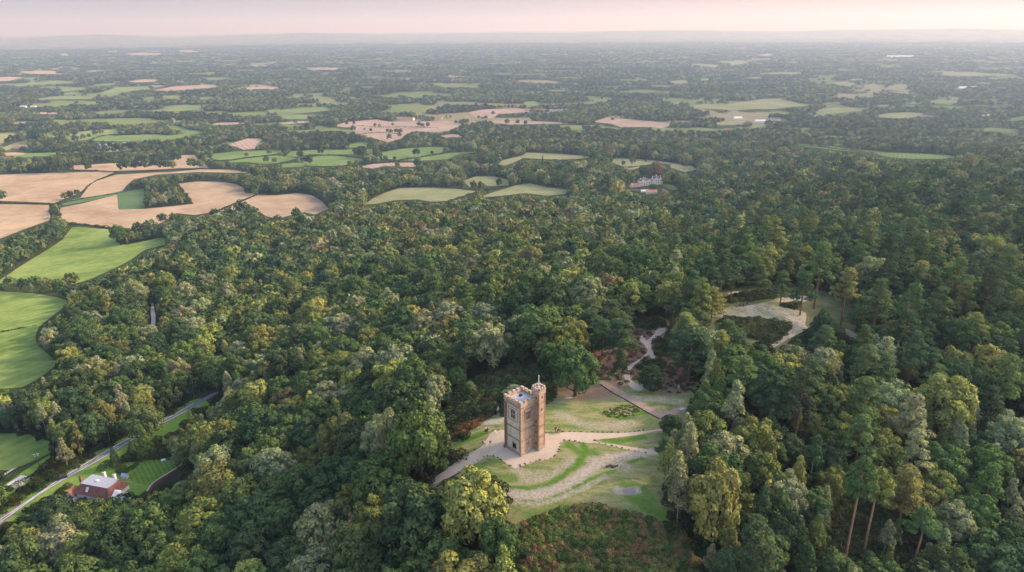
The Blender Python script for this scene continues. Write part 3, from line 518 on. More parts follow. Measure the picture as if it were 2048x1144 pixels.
tag(sheet('upper_clearing', UPPER, SANDY, .07, 1.0), 'pale sandy clearing among the pines on the right', kind='structure')
for p in (ZI((90,460),(140,448),(150,470),(110,480)), ZI((190,372),(215,362),(240,380),(205,385)), ZI((905,205),(950,208),(990,240),(940,238)), ZI((1170,205),(1230,195),(1225,215),(1180,222)), ZI((1840,440),(1900,430),(1990,480),(1960,505),(1880,470))):
    tag(sheet('sand_patch', p, SANDY, .12, .8), 'bare pale sand patch on the heath', kind='structure'); fill(p)
ASPH = groundmat('asphalt', [(.3,(.11,.11,.118)),(.5,(.145,.145,.153)),(.7,(.185,.183,.187))], (1.5,.08), .1)
tag(sheet('road', ROAD, ASPH, .10, 1.2, 3), 'narrow grey country road running diagonally past the red house', kind='structure')
WHITE = solid('road_paint', (.62,.62,.6), .6, .2, .8)
def ribbon(name, pts, w, mat, eps, label, kpt=6, dash=None, parent=None):
    ln = wl(pts, kpt); mb = MB(); acc = 0
    P = [np.array([p[0], p[1]]) for p in ln]; fine = []
    for a, b in zip(P[:-1], P[1:]):
        k = max(1, int(np.hypot(*(b-a))/1.0)); fine += [a+(b-a)*j/k for j in range(k)]
    fine = np.array(fine); t = np.gradient(fine, axis=0); t /= np.linalg.norm(t, axis=1)[:,None]+1e-9; nrm = np.stack([-t[:,1], t[:,0]], -1)
    Lp = fine+nrm*w/2; Rp = fine-nrm*w/2; zl = ground(Lp[:,0],Lp[:,1])+eps; zr = ground(Rp[:,0],Rp[:,1])+eps
    dd = np.hypot(fine[:,0], fine[:,1]); zl += .00022*np.maximum(dd-150,0); zr += .00022*np.maximum(dd-150,0)
    for i in range(len(fine)-1):
        if dash and (i//dash[0])%2: continue
        mb.add([(*Lp[i],zl[i]),(*Rp[i],zr[i]),(*Rp[i+1],zr[i+1]),(*Lp[i+1],zl[i+1])], [(0,1,2,3)])
    return tag(mb.build(name, mat, parent), label, kind='structure')
ribbon('road_marking', ZJ((-80,1120),(232,912),(475,748),(876,506),(1044,420),(1284,290),(1500,168)), .35, WHITE, .16, 'white edge line on the far side of the road')
ribbon('road_marking', ZJ((-70,1140),(280,887),(480,764),(640,675),(868,546),(1055,429),(1288,307),(1440,226)), .35, WHITE, .16, 'white edge line on the near side of the road')
ribbon('road_marking', ZJ((-75,1130),(255,900),(478,756),(640,663),(872,526),(1050,424),(1286,298)), .2, WHITE, .16, 'dashed white centre line of the road', dash=(3,))
MOWN = groundmat('mown_lawn', [(.3,(.05,.10,.015)),(.5,(.085,.155,.024)),(.7,(.135,.20,.045))], (1.0,.15), .2, (1.7, -.66, .2))
GREENV = groundmat('verge_grass', [(.3,(.07,.15,.02)),(.5,(.12,.21,.035)),(.7,(.22,.26,.08))], (.6,.08), .3)
tag(sheet('grass_verge', ZJ((-200,1000),(400,560),(900,400),(1400,180),(1560,150),(1640,300),(1440,480),(1420,640),(1100,850),(1000,900),(500,1000),(100,1080)), GREENV, .04, 1.5), 'green grass verge and garden ground along the road', kind='structure')
tag(sheet('lawn', LAWN, MOWN, .12, 1.0), 'striped mown back lawn of the red roofed house', kind='structure')
CONC = groundmat('concrete', [(.3,(.40,.38,.35)),(.5,(.5,.475,.44)),(.7,(.56,.54,.5))], (.8,.1), .1)
tag(sheet('concrete_slab', SLAB, CONC, .15, 1.0, 0), 'pale concrete slab beside the road at the left edge', kind='structure')
tag(sheet('track', LANE, groundmat('chalky_track', [(.3,(.6,.54,.46)),(.7,(.75,.69,.6))], (.8,.1), .1), .15, 1.5, 0), 'short pale track through the left wood', kind='structure')
tag(sheet('track', ZJ((0,735),(60,700),(200,610),(330,545),(420,505),(425,515),(300,580),(180,640),(60,712),(0,750)), CONC, .13, 1.0, 2), 'pale farm track beside the lower green field', kind='structure')
# ------------------------------------------------------------------ tree prototypes
def unit(v): return v/(np.linalg.norm(v, axis=-1, keepdims=True)+1e-9)
def crown_np(lobes, n, size, seed, jitter=.55, updown=.35, center=None, flat=0.0):
    """lobes: (k,6) x,y,z,rx,ry,rz. Returns quads (leaf sprays) shingled over the lobes."""
    r = np.random.default_rng(seed); lob = np.array(lobes, float); k = len(lob)
    area = lob[:,3]*lob[:,4]+lob[:,3]*lob[:,5]; pick = r.choice(k, n*2, p=area/area.sum())
    d = unit(r.normal(size=(n*2,3))); d[:,2] = np.where(d[:,2] < -updown, -d[:,2], d[:,2])
    c = lob[pick,:3]; R = lob[pick,3:]; p = c + d*R*(r.uniform(.72, 1.06, (n*2,1)))
    inside = np.zeros(n*2, bool)
    for j in range(k):
        q = (p-lob[j,:3])/(lob[j,3:]*.82); inside |= ((q*q).sum(1) < 1) & (pick != j)
    ok = np.where(~inside)[0][:n]; p = p[ok]; d = d[ok]; pick = pick[ok]; R = R[ok]; n = len(ok)
    cc = np.array(center) if center is not None else lob[:,:3].mean(0)
    nrm = unit(unit(d/R) + .45*unit(p-cc) + jitter*r.normal(size=(n,3)) + np.array([0,0,flat]))
    a = unit(np.cross(nrm, r.normal(size=(n,3)))); b = np.cross(nrm, a)
    s = size*r.uniform(.55, 1.25, (n,1)); e = r.uniform(.6, 1.0, (n,1))
    bend = nrm*s*.18
    v = np.stack([p-a*s*.5-b*s*.1*e, p-b*s*.5*e-bend, p+a*s*.5+b*s*.12*e, p+b*s*.5*e-bend*.6], 1)
    lobv = r.uniform(0, 1, k)[pick]; lv = np.clip(.34*lobv + .62*r.uniform(0,1,n) + .06*(d[:,2]), 0, 1)  # upward leaves tinted slightly lighter: sun exposure put into the colour
    return v.reshape(-1,3), np.repeat(lv, 4), n
def crown_mesh(name, lobes, n, size, seed, **kw):
    v, lv, n = crown_np(lobes, n, size, seed, **kw)
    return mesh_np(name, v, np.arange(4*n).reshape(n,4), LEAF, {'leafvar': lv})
def lobes_broad(seed):
    r = np.random.default_rng(seed); L_ = []; cz = 7.0; ax = r.uniform(.88, 1.12, 2)
    n = r.integers(38, 50); ga = 2.39996
    for i in range(n):
        zf = 1-1.72*(i+.5)/n; rad = math.sqrt(max(0, 1-zf*zf)); t = i*ga + r.uniform(-.5,.5)
        rho = r.uniform(.60, .90); R = r.uniform(.85, 1.55)
        L_.append((5*rho*rad*math.cos(t)*ax[0], 5*rho*rad*math.sin(t)*ax[1], cz+5.1*rho*zf+r.uniform(-.3,.5), R, R, R*r.uniform(.7,.95)))
    L_.append((0,0,cz-.3,3.3,3.3,2.9)); return L_
def lobes_birch(seed):
    r = np.random.default_rng(seed); L_ = []
    for i in range(28):
        h = r.uniform(0,1)**.8; z = 2.4+9.4*h; rad = 2.35*(1-h**1.7)*r.uniform(.55,1.0)+.1; t = i*2.4+r.uniform(-.4,.4); R = r.uniform(.65,1.05)*(1.1-.4*h)
        L_.append((rad*math.cos(t), rad*math.sin(t), z, R*.95, R*.95, R*1.25))
    L_.append((0,0,7.5,1.4,1.4,2.8)); return L_
def lobes_pine(seed):
    r = np.random.default_rng(seed); L_ = []
    for i in range(30):
        h = (i+.5)/30; z = 8.6+8.3*h+r.uniform(-.5,.5); rad = (3.6*(1-h)**.55+.35)*r.uniform(.45,1.0); t = i*2.4+r.uniform(-.7,.7); R = r.uniform(1.0,1.7)*(1.1-.3*h)
        L_.append((rad*math.cos(t), rad*math.sin(t), z-.12*rad, R, R, R*.42))
    L_.append((0,0,16.9,1.5,1.5,.75)); return L_
def lobes_cone(seed, R0=2.7, H=11.5):
    r = np.random.default_rng(seed); L_ = []
    for i in range(46):
        h = (i+.5)/46; z = .9+(H-1.2)*h; rad = R0*(1-h)**.9*.78; t = i*2.4+r.uniform(-.3,.3); R = .42+.85*(1-h)*r.uniform(.8,1.1)
        L_.append((rad*math.cos(t), rad*math.sin(t), z, R, R, R*1.1))
    L_.append((0,0,H*.35,R0*.6,R0*.6,H*.33)); return L_
def lobes_shrub(seed):
    r = np.random.default_rng(seed); L_ = []
    for i in range(9):
        t = i*2.4; rad = r.uniform(.2,1.2); R = r.uniform(.55,.95); L_.append((rad*math.cos(t), rad*math.sin(t), r.uniform(.4,1.2)*(1.2-.4*rad), R, R, R*.85))
    return L_
def trunk_mesh(kind, seed, mat):
    r = random.Random(seed); mb = MB()
    if kind == 'broadleaf':
        mb.tube([(0,0,-.8),(0,0,.4),(.1,.05,2.5),(.05,.1,5.2),(.1,.2,8.6)], [.62,.46,.36,.28,.1])
        for i in range(6):
            t = i*1.05+r.uniform(-.3,.3); z = 2.6+.75*i; k = r.uniform(2.6,3.6)
            mb.tube([(0.05,.05,z),(math.cos(t)*k*.5,math.sin(t)*k*.5,z+1.2),(math.cos(t)*k,math.sin(t)*k,z+2.3)], [.2,.13,.04], 5)
    elif kind == 'birch':
        mb.tube([(0,0,-.6),(.05,0,2),(0,.1,5),(.1,.05,8),(.05,0,11)], [.2,.16,.13,.09,.03], 6)
        for i in range(5):
            t = i*1.9; z = 3.6+i*1.1; mb.tube([(0,0,z),(math.cos(t)*1.4,math.sin(t)*1.4,z+1.3)], [.07,.02], 4)
    elif kind == 'pine':
        mb.tube([(0,0,-.8),(0,0,.3),(.12,0,5),(.05,.15,10),(.1,.1,14),(.05,.05,16.8)], [.42,.32,.26,.22,.15,.05], 8)
        for i in range(9):
            t = i*2.4; z = 9.2+i*.75; k = 3.0*(1-i/12); mb.tube([(.05,.1,z),(math.cos(t)*k*.5,math.sin(t)*k*.5,z+.25),(math.cos(t)*k,math.sin(t)*k,z+.7)], [.1,.07,.02], 5)
    else:
        mb.tube([(0,0,-.6),(0,0,4),(0,0,10)], [.28,.18,.04], 6)
    return mb.mesh('trunk', mat)
KINDS = {  # lobes fn, (n, leaf size) per level of detail, natural crown radius, height, opts, trunk material
 'broadleaf': (lobes_broad, [(4200,.60),(1000,1.15),(200,2.2)], 5.6, 12.9, dict(updown=.6), BARK),
 'birch':     (lobes_birch, [(1500,.50),(420,.9),(110,1.7)], 2.9, 12.4, dict(jitter=.7), BIRCHBARK),
 'pine':      (lobes_pine, [(2300,.55),(650,1.0),(150,1.9)], 4.4, 17.8, dict(jitter=.5, flat=.5, updown=.15), PINEBARK),
 'conifer':   (lobes_cone, [(2600,.42),(700,.8),(150,1.6)], 2.9, 11.8, dict(jitter=.5), BARK)}
NVAR = {'broadleaf': 7, 'birch': 5, 'pine': 6, 'conifer': 3}
PROTO = {}; LODCOL = {}
for ki, (k, (fn, lods, R0, H0, opt, bark)) in enumerate(KINDS.items()):
    for v in range(NVAR[k]):
        lb = fn(100*ki+v)
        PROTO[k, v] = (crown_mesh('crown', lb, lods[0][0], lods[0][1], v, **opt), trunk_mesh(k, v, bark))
    for l in (1, 2):
        c = bpy.data.collections.new('%s_lod%d' % (k, l)); LODCOL[k, l] = c
        for v in range(NVAR[k]):
            vv, lv, n = crown_np(fn(100*ki+v), lods[l][0], lods[l][1], v, **opt)
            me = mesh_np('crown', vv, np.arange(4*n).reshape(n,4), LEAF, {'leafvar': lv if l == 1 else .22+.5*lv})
            if k in ('pine', 'birch') and l == 1:      # the stem shows under these crowns
                bm = bmesh.new(); bm.from_mesh(me); nf = len(bm.faces)
                me2 = trunk_mesh(k, v, bark); bm.from_mesh(me2); bm.faces.ensure_lookup_table()
                for f_ in bm.faces[nf:]: f_.material_index = 1
                bm.to_mesh(me); bm.free(); me.materials.append(bark)
            o = bpy.data.objects.new('%s_%02d' % (k, v), me); c.objects.link(o)
# open-topped pine: crown only in the upper third of a long bare orange stem
_lp = np.array(lobes_pine(77)); _lp[:,2] = 12.6+(_lp[:,2]-8.6)*.54
ORANGEBARK = solid('orange_pine_bark', (.34,.19,.115), .9, .3, 2.2, .6)
_tm = MB().tube([(0,0,-.8),(0,0,.3),(.12,0,5),(.05,.15,10),(.1,.1,14),(.05,.05,16.8)], [.36,.29,.25,.21,.16,.06], 9).mesh('trunk', ORANGEBARK)
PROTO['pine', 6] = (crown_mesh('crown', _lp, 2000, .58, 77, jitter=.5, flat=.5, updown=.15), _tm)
# far clump of several crowns
c = bpy.data.collections.new('clump'); LODCOL['clump', 3] = c
for v in range(6):
    r = np.random.default_rng(900+v); lob = [(r.uniform(-13,13), r.uniform(-8,8), r.uniform(3,6.5), r.uniform(3.5,6), r.uniform(3.5,6), r.uniform(3,5)) for _ in range(11)]
    vv, lv, n = crown_np(lob, 210, 4.0, v, jitter=.6)
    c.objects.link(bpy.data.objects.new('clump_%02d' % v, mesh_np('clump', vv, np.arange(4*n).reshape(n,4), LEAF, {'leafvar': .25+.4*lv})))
c = bpy.data.collections.new('shrub'); LODCOL['shrub', 1] = c; SHRUB = []
for v in range(5):
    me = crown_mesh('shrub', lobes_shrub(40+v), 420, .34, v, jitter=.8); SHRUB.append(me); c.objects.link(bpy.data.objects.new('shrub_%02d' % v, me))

TONES = [('dark green', (.030,.051,.023)), ('deep green', (.047,.074,.026)), ('olive green', (.083,.096,.031)), ('yellow green', (.132,.142,.042)),
         ('grey green', (.122,.138,.073)), ('golden brown', (.110,.096,.042)), ('russet', (.14,.078,.045))]
TW = {'broadleaf': [.27,.34,.22,.045,.105,.02,.0], 'birch': [.05,.17,.20,.12,.45,.01,.0], 'pine': [.40,.36,.14,.0,.10,.0,.0], 'conifer': [.5,.35,.1,.05,0,0,0]}
# ------------------------------------------------------------------ where every tree stands
TREES = []      # dict: x,y,z,kind,var,s(xy scale),h(z scale),rot,tone,rgb
def tint(ti, r, amt=.16):
    c = LEAFK*np.array(TONES[ti][1])*(1+r.uniform(-amt, amt)); return c*(1+r.uniform(-.08,.08,3))
rt_ = np.random.default_rng(21)
# trees read off the photograph: base pixel, crown width px, top pixel y, kind, tone, label
SPOT = [
 (1150,792,104,686,'broadleaf',1,'broad green oak standing just behind the tower turret'),
 (845,962,140,812,'broadleaf',1,'very large green oak beside the path left of the tower'),
 (790,960,90,822,'broadleaf',4,'pale rounded tree at the left shoulder of the very large oak'),
 (945,1085,150,950,'broadleaf',3,'large yellowing oak in front of the gravel path end'),
 (1000,1150,95,1040,'broadleaf',1,'bright green tree beside the bracken at the bottom edge'),
 (1418,1086,128,926,'broadleaf',3,'tall yellow green oak at the right edge of the clearing'),
 (680,872,48,828,'birch',6,'russet brown tree in the left wood'),
 (422,708,78,640,'broadleaf',3,'bright light green round tree in the left wood'),
 (905,668,84,603,'broadleaf',3,'yellow topped tree in the middle wood'),
 (294,878,76,806,'broadleaf',1,'smooth domed green tree beside the country road'),
 (296,916,37,849,'conifer',1,'bright green cone shaped conifer behind the lawn'),
 (233,934,24,890,'conifer',0,'slim dark conifer column nearest the red house'),
 (392,890,34,820,'conifer',1,'tall green cone shaped conifer beside the road'),
 (266,912,20,880,'conifer',0,'small dark conifer left of the bright cone shaped one'),
 (362,928,38,876,'conifer',4,'blue grey bushy conifer at the end of the lawn'),
 (432,870,26,824,'conifer',4,'small blue grey conifer in the trees above the garden'),
 (1722,396,30,348,'conifer',0,'dark pointed conifer on the ridge, the left of two'),
 (1845,396,30,346,'conifer',0,'dark pointed conifer on the ridge, the right of two'),
 (1085,352,10,310,'conifer',1,'slim dark cypress left of the pale mansion'),
 (1688,1130,74,930,'pine',1,'tall pine with bare orange trunk, left of a pair at lower right'),
 (1726,1112,72,946,'pine',2,'tall pine with bare orange trunk, right of a pair at lower right'),
 (1822,1150,70,1022,'pine',1,'pine with bare orange trunk near the bottom right edge'),
 (1260,644,66,566,'pine',2,'dark spreading pine at the heath edge above the winding path'),
 (1287,637,56,570,'pine',1,'pine right beside the spreading pine above the winding path'),
 (1421,646,58,574,'pine',2,'pine at the left end of the upper clearing'),
 (1516,592,46,528,'pine',1,'pine at the back of the upper clearing, leftmost'),
 (1560,606,48,541,'pine',1,'pine behind the upper clearing beside the rough grass'),
 (1600,631,60,543,'pine',0,'tall straight pine on the right side of the upper clearing'),
 (1680,655,62,536,'pine',2,'tallest pine right of the upper clearing with long dark trunk'),
 (1714,682,60,592,'pine',0,'dark pine on the bare ground right of the upper clearing'),
 (1378,764,98,655,'pine',0,'wide dark pine over the red needle litter'),
 (1395,757,80,662,'pine',0,'dark pine leaning beside the wide pine on the needle litter'),
 (1470,748,76,664,'pine',0,'dark pine in the group behind the wood edge'),
 (1366,704,72,626,'pine',2,'bushy pine between the winding path and the gorse'),
 (1380,690,70,640,'pine',0,'dark low pine at the left end of the gorse'),
 (1180,690,76,618,'pine',0,'dark green pine above the oak behind the tower'),
 (1240,720,80,640,'pine',0,'dark pine mass left of the winding path'),
 (1300,782,62,724,'broadleaf',0,'small dark round tree beside the winding path'),
 (1205,712,66,640,'pine',0,'dark pine left of the winding path beside the oak'),
 (1150,668,60,612,'pine',1,'pine by the pale sand patches on the left of the heath'),
 (1222,668,64,600,'pine',0,'dark pine between the sand patches and the winding path'),
 (1450,700,70,640,'pine',0,'dark low pine in front of the gorse clumps'),
 (1312,354,36,322,'broadleaf',5,'large brown tree directly behind the pale mansion'),
 (1250,362,30,334,'broadleaf',5,'brownish rounded tree left of the pale mansion'),
 (1338,366,30,338,'broadleaf',2,'olive rounded tree right of the pale mansion'),
 (1286,352,26,330,'broadleaf',0,'dark tree behind the left wing of the pale mansion'),
 (1306,380,22,366,'broadleaf',1,'small bushy tree in front of the pale mansion'),
 (1240,760,40,700,'birch',0,'dark slim tree beside the straight dirt path'),
 (1642,700,70,622,'broadleaf',0,'dense dark holly below the upper clearing'),
 (1341,874,52,826,'broadleaf',0,'small dark yew at the end of the gravel path'),
 (1030,800,60,770,'birch',4,'small grey green birch behind the tower roof'),
 (940,800,50,764,'birch',1,'dark bushy sapling in the scrub left of the tower'),
]
def spot(px, py, wpx, top, kind, ti, label):
    p = hit1(px, py); dist = np.linalg.norm(p-CAM); dep = (p-CAM)@fw; fn, lods, R0, H0, *_ = KINDS[kind]
    R = .5*wpx*dep/F; cosd = math.hypot(p[0], p[1])/dist
    h = (py-top)*dep/F/cosd - (.0 if kind in ('pine','conifer') else R*.25*(1-cosd))
    return dict(x=p[0], y=p[1], z=p[2], kind=kind, var=int(rt_.integers(NVAR[kind])), s=R/R0, h=max(h, R*1.1)/H0, rot=rt_.uniform(0,6.28), rgb=tint(ti, rt_, .05), tone=ti, label=label, spot=True)
TREES += [spot(*s) for s in SPOT]
for t in TREES:      # open-grown trees carry their crowns almost to the ground
    k_ = .15 if t['kind'] == 'broadleaf' else (.26 if t['kind'] == 'pine' and 'trunk' not in t['label'] else 0)
    if 'bright green cone' in t['label'] or 'tall green cone' in t['label']: t['rgb'] = np.array([.085,.135,.036])
    if 'orange trunk' in t['label']: t['var'] = 6
    H_ = t['h']*KINDS[t['kind']][3]; t['z'] -= k_*H_; t['h'] *= 1+k_
# single hedgerow and field trees: base pixel and crown width
FT = [(x,y,w/3.4133) for x,y,w in [(400+a/3.4133,200+b/3.4133,c_) for a,b,c_ in [(320,392,35),(475,378,42),(690,402,62),(825,378,50),(745,448,66),(1480,392,60),(1215,420,72),(1105,400,80),(1070,392,60),(455,432,45),(510,434,42),(550,398,42),(1000,332,38),(1020,448,34),(1070,446,36),(1270,420,42),(1585,378,30),(1675,362,36),(1330,418,30),(1350,470,44),(1490,470,70),(590,350,45),(1140,410,40)]]]
FT += [(680+a/2.8444,160+b/2.8444,w/2.8444) for a,b,w in [(270,302,22),(290,305,26),(320,307,30),(345,308,32),(450,271,30),(470,272,26),(500,272,30),(660,251,22),(690,250,26),(725,250,26),(790,226,24),(810,228,20),(830,228,26),(870,201,26),(40,259,22),(80,256,22),(75,297,36),(140,287,14),(175,297,20),(200,272,22),(225,272,20),(300,263,18),(950,256,34),(1010,256,30),(1665,488,50),(1610,490,30),(1550,236,22),(905,610,48),(760,625,50),(800,622,40),(820,625,36),(1740,468,14),(1960,500,34),(1055,258,26),(340,330,30),(280,345,34)]]
FT += [(a/2.6947,300+b/2.6947,w/2.6947) for a,b,w in [(660,118,60),(700,116,58),(745,114,66),(800,112,70),(850,110,60),(900,108,58),(935,108,48),(480,114,45),(310,120,90),(380,122,45),(630,90,50),(1040,103,58),(1085,103,45),(955,74,62),(350,272,40),(385,266,44),(420,250,38),(300,350,38),(320,370,40),(290,335,30),(15,280,60),(-10,285,60),(650,512,96),(690,496,70),(750,470,70),(820,468,80),(60,752,66),(130,757,60),(200,762,76),(260,775,84),(330,780,78),(395,752,86),(10,768,50),(1165,380,60),(1240,375,60),(1310,372,90),(1370,378,70),(1600,382,70),(1500,398,50),(880,400,60),(940,395,56)]]
FT += [(a/4.876,190+b/4.876,w/4.876) for a,b,w in [(550,415,55),(615,440,60),(660,420,70),(735,405,65),(930,405,60),(990,395,62),(815,440,55),(870,425,45),(70,475,50),(120,472,70),(205,440,80),(400,470,150),(330,470,110),(520,500,90),(600,510,100),(660,505,90),(740,470,80),(430,500,100)]]
for a in range(9):
    FT.append((130+a*21, 333+3*math.sin(a), 15+3*(a%3))) if a in (0,) else None
for x_, y_, w_ in FT:
    p = hit1(x_, y_); dep = (p-CAM)@fw; R = .5*w_*dep/F; kk = 'broadleaf'
    TREES.append(dict(x=p[0], y=p[1], z=p[2], kind=kk, var=int(rt_.integers(7)), s=R/5.6, h=R/5.6*rt_.uniform(.92,1.1), rot=rt_.uniform(0,6.28), rgb=tint(int(rt_.choice([0,1,2],p=[.45,.35,.2])), rt_), spot=True, field=True))
# small plantation block inside the stubble field
PLANT = ZA((785,205),(960,188),(1040,288),(780,312)); P4 = hit(*np.array(PLANT).T)
for i in range(15):
    for j in range(11):
        u = (i+.5)/15; w_ = (j+.5)/11; q = (P4[0]*(1-u)+P4[1]*u)*(1-w_)+(P4[3]*(1-u)+P4[2]*u)*w_
        x_, y_ = q[0]+rt_.normal()*1.2, q[1]+rt_.normal()*1.2; s = rt_.uniform(.5,.72)
        TREES.append(dict(x=x_, y=y_, z=float(ground(x_, y_)), kind='broadleaf', var=int(rt_.integers(7)), s=s, h=s, rot=rt_.uniform(0,6.28), rgb=tint(int(rt_.choice([0,1])), rt_), tone=0, spot=True, plant=True))
def kind_probs(px, py, d):
    """species mix by place"""
    rightw = sstep(1150, 1500, px)*sstep(330, 520, py); hill = sstep(520, 700, py)
    pine = .03 + .42*rightw + .14*sstep(1050,1400,px)*(1-rightw)*sstep(300,420,py)
    pine = np.where((px > 1350) & (py > 720), .30, pine)
    birch = .18 + .22*hill; conf = .015
    return pine, birch, conf
def zone_region(d0, d1, ncand, rr0=None):
    a = rng.uniform(-.86, .86, ncand); d = np.sqrt(rng.uniform(d0**2, d1**2, ncand)); return d*np.sin(a), d*np.cos(a)
def project_ok(x, y, z, h, r):
    p0 = proj(np.stack([x,y,z],-1)); ok = (p0[0] > -700) & (p0[0] < 2750) & (p0[1] > 40) & (p0[1] < 1330)
    for dx, dz in ((0,1.03),(0,.8),(0,.55),(0,.3),(-.95,.62),(.95,.62),(-.95,.45),(.95,.45),(-.6,.9),(.6,.9),(-.3,1.0),(.3,1.0),(-.5,.7),(.5,.7),(-.7,.3),(.7,.3),(0,.05)):
        q = proj(np.stack([x+dx*r, y, z+dz*h], -1)); ok &= ~is_open(q[0], q[1])
    # nor may its foot stand on an open sheet
    for ang in (0, 1.57, 3.14, 4.71):
        q = proj(np.stack([x+.35*r*math.cos(ang), y+.35*r*math.sin(ang), z], -1)); ok &= ~is_open(q[0], q[1])
    return ok, p0
def make_zone(d0, d1, ncand, pack):
    x, y = zone_region(d0, d1, ncand); z = ground(x, y); r = rng
    p0 = proj(np.stack([x,y,z],-1)); pp, bb, cc = kind_probs(p0[0], p0[1], np.hypot(x,y)); u = r.uniform(size=ncand)
    stand = wavy(x, y, 240); bb = np.clip(bb*(1+1.3*stand), .02, .8); pp = np.clip(pp*(1-.9*stand), 0, .85)
    kind = np.where(u < pp, 'pine', np.where(u < pp+bb, 'birch', np.where(u < pp+bb+cc, 'conifer', 'broadleaf')))
    dd_ = np.hypot(x, y); sc = np.clip(r.normal(1.0, .27, ncand), .5, 1.75)*np.where(kind=='broadleaf', 1.02+.2*sstep(350, 900, dd_), 1.0)
    R0 = np.array([KINDS[k][2] for k in kind]); H0 = np.array([KINDS[k][3] for k in kind]); hs = sc*r.uniform(.85, 1.15, ncand)
    ok, p0 = project_ok(x, y, z, hs*H0, sc*R0)
    order = np.where(ok)[0]; order = order[np.argsort(-(sc*R0)[order] + r.uniform(0, 3.2, len(order)))]
    cell = 8.0; grid = {}
    for t in TREES:
        if d0*.8 < math.hypot(t['x'], t['y']) < d1*1.2: grid.setdefault((int(t['x']//cell), int(t['y']//cell)), []).append((t['x'], t['y'], t['s']*KINDS[t['kind']][2]))
    out = []
    for i in order:
        xi, yi, ri = x[i], y[i], sc[i]*R0[i]; gx, gy = int(xi//cell), int(yi//cell); good = True
        for a in (-1,0,1):
            for b in (-1,0,1):
                for (xx, yy, r2) in grid.get((gx+a, gy+b), ()):
                    if (xx-xi)**2+(yy-yi)**2 < (pack*(ri+r2))**2: good = False; break
                if not good: break
            if not good: break
        if good:
            grid.setdefault((gx, gy), []).append((xi, yi, ri)); out.append(i)
    autumn = np.exp(-((p0[1]-478)/42)**2)*sstep(500,700,p0[0])*(1-sstep(1350,1650,p0[0]))
    patchy = wavy(x+77, y, 120)
    for i in out:
        w = np.array(TW[kind[i]], float)
        if kind[i] == 'broadleaf':
            w[5] += .12*autumn[i]; w[2] += .6*autumn[i]; w[0] *= 1+.8*max(0,patchy[i]); w[3] *= 1+max(0,-patchy[i])
            if p0[0][i] > 1300 and p0[1][i] < 520: w[5] += .02; w[2] += .1; w[0] += .25
        if p0[1][i] > 560: w[5] *= .25
        if p0[0][i] > 1350 and 380 < p0[1][i] < 660: w[0] *= 2.2; w[3] *= .4; w[4] *= .5
        ti = int(r.choice(7, p=w/w.sum())); k = str(kind[i])
        TREES.append(dict(x=x[i], y=y[i], z=z[i], kind=k, var=int(r.integers(NVAR[k])), s=sc[i], h=hs[i], rot=r.uniform(0,6.28), rgb=tint(ti, r), tone=ti))
make_zone(75, 520, 62000, .57)
make_zone(520, 1000, 67000, .60)
make_zone(1000, 1750, 90000, .66)
print('trees placed', len(TREES))

# ------------------------------------------------------------------ which trees show largest: a quick painter's pass
SC = .5; Wd, Hd = 1024+200, 572+60; idb = np.full((Hd, Wd), -1, np.int32)
TA = {k: np.array([t[k] for t in TREES]) for k in ('x','y','z','s','h')}
H0 = np.array([KINDS[t['kind']][3] for t in TREES]); R0 = np.array([KINDS[t['kind']][2] for t in TREES]); PN = np.array([t['kind'] == 'pine' for t in TREES])
lowf = np.where(PN, .55, .25); cx_, cy1, dz_ = proj(np.stack([TA['x'],TA['y'],TA['z']+H0*TA['h']],-1)); _, cy0, _ = proj(np.stack([TA['x'],TA['y'],TA['z']+lowf*H0*TA['h']],-1))
rad = TA['s']*R0*F/dz_*SC; cx_ = cx_*SC; cy1 = cy1*SC; cy0 = cy0*SC + rad*.3
cnt = np.zeros(len(TREES), int)
for i in np.argsort(dz_):
    a = max(rad[i]*.9, .6); b = max((cy0[i]-cy1[i])*.5, .6); mx_, my_ = cx_[i], .5*(cy0[i]+cy1[i])
    x0 = max(int(mx_-a), 0); x1 = min(int(mx_+a)+2, 1024); y0 = max(int(my_-b), 0); y1 = min(int(my_+b)+2, 572)
    if x0 >= x1 or y0 >= y1: continue
    X, Y = np.meshgrid(np.arange(x0,x1)+.5, np.arange(y0,y1)+.5); e = ((X-mx_)/a)**2+((Y-my_)/b)**2 < 1
    sub = idb[y0:y1, x0:x1]; new = e & (sub < 0); cnt[i] = int(new.sum()); sub[new] = i
CAP = {'broadleaf': 298, 'birch': 290, 'pine': 290, 'conifer': 40}
indiv = []
for k, cap in CAP.items():
    ii = [i for i, t in enumerate(TREES) if t['kind'] == k]
    must = [i for i in ii if 'label' in TREES[i]]
    rest = sorted([i for i in ii if 'label' not in TREES[i] and cnt[i] >= 14], key=lambda i: -cnt[i])
    indiv += must+rest[:cap-len(must)]
SETI = set(indiv)
NAMES = {'broadleaf': 'broadleaf_tree', 'birch': 'birch_tree', 'pine': 'pine_tree', 'conifer': 'conifer_tree'}
def region(px, py):
    if px < 520 and py > 770: return 'beside the country road and red house'
    if px < 1045 and py > 930: return 'in the foreground wood left of the bracken'
    if px < 1045 and py > 770: return 'in the wood between the garden wall and the tower'
    if px > 1560 and py > 900: return 'in the lower right corner wood'
    if px > 1310 and py > 690: return 'in the wood right of the clearing'
    if px >= 1040 and py > 900: return 'at the edge of the bracken'
    if px >= 1420 and py > 520: return 'around the upper sandy clearing'
    if px >= 1040 and py > 560: return 'on the heath behind the tower'
    if px < 420 and py > 480: return 'on the slope beside the bright green fields'
    if px < 760 and py > 480: return 'in the wood below the stubble fields'
    if px < 1420 and py > 430: return 'in the middle wood beyond the tower'
    if px >= 1420: return 'on the right hand ridge'
    if px < 800: return 'along the stubble field edges'
    return 'near the pale mansion'
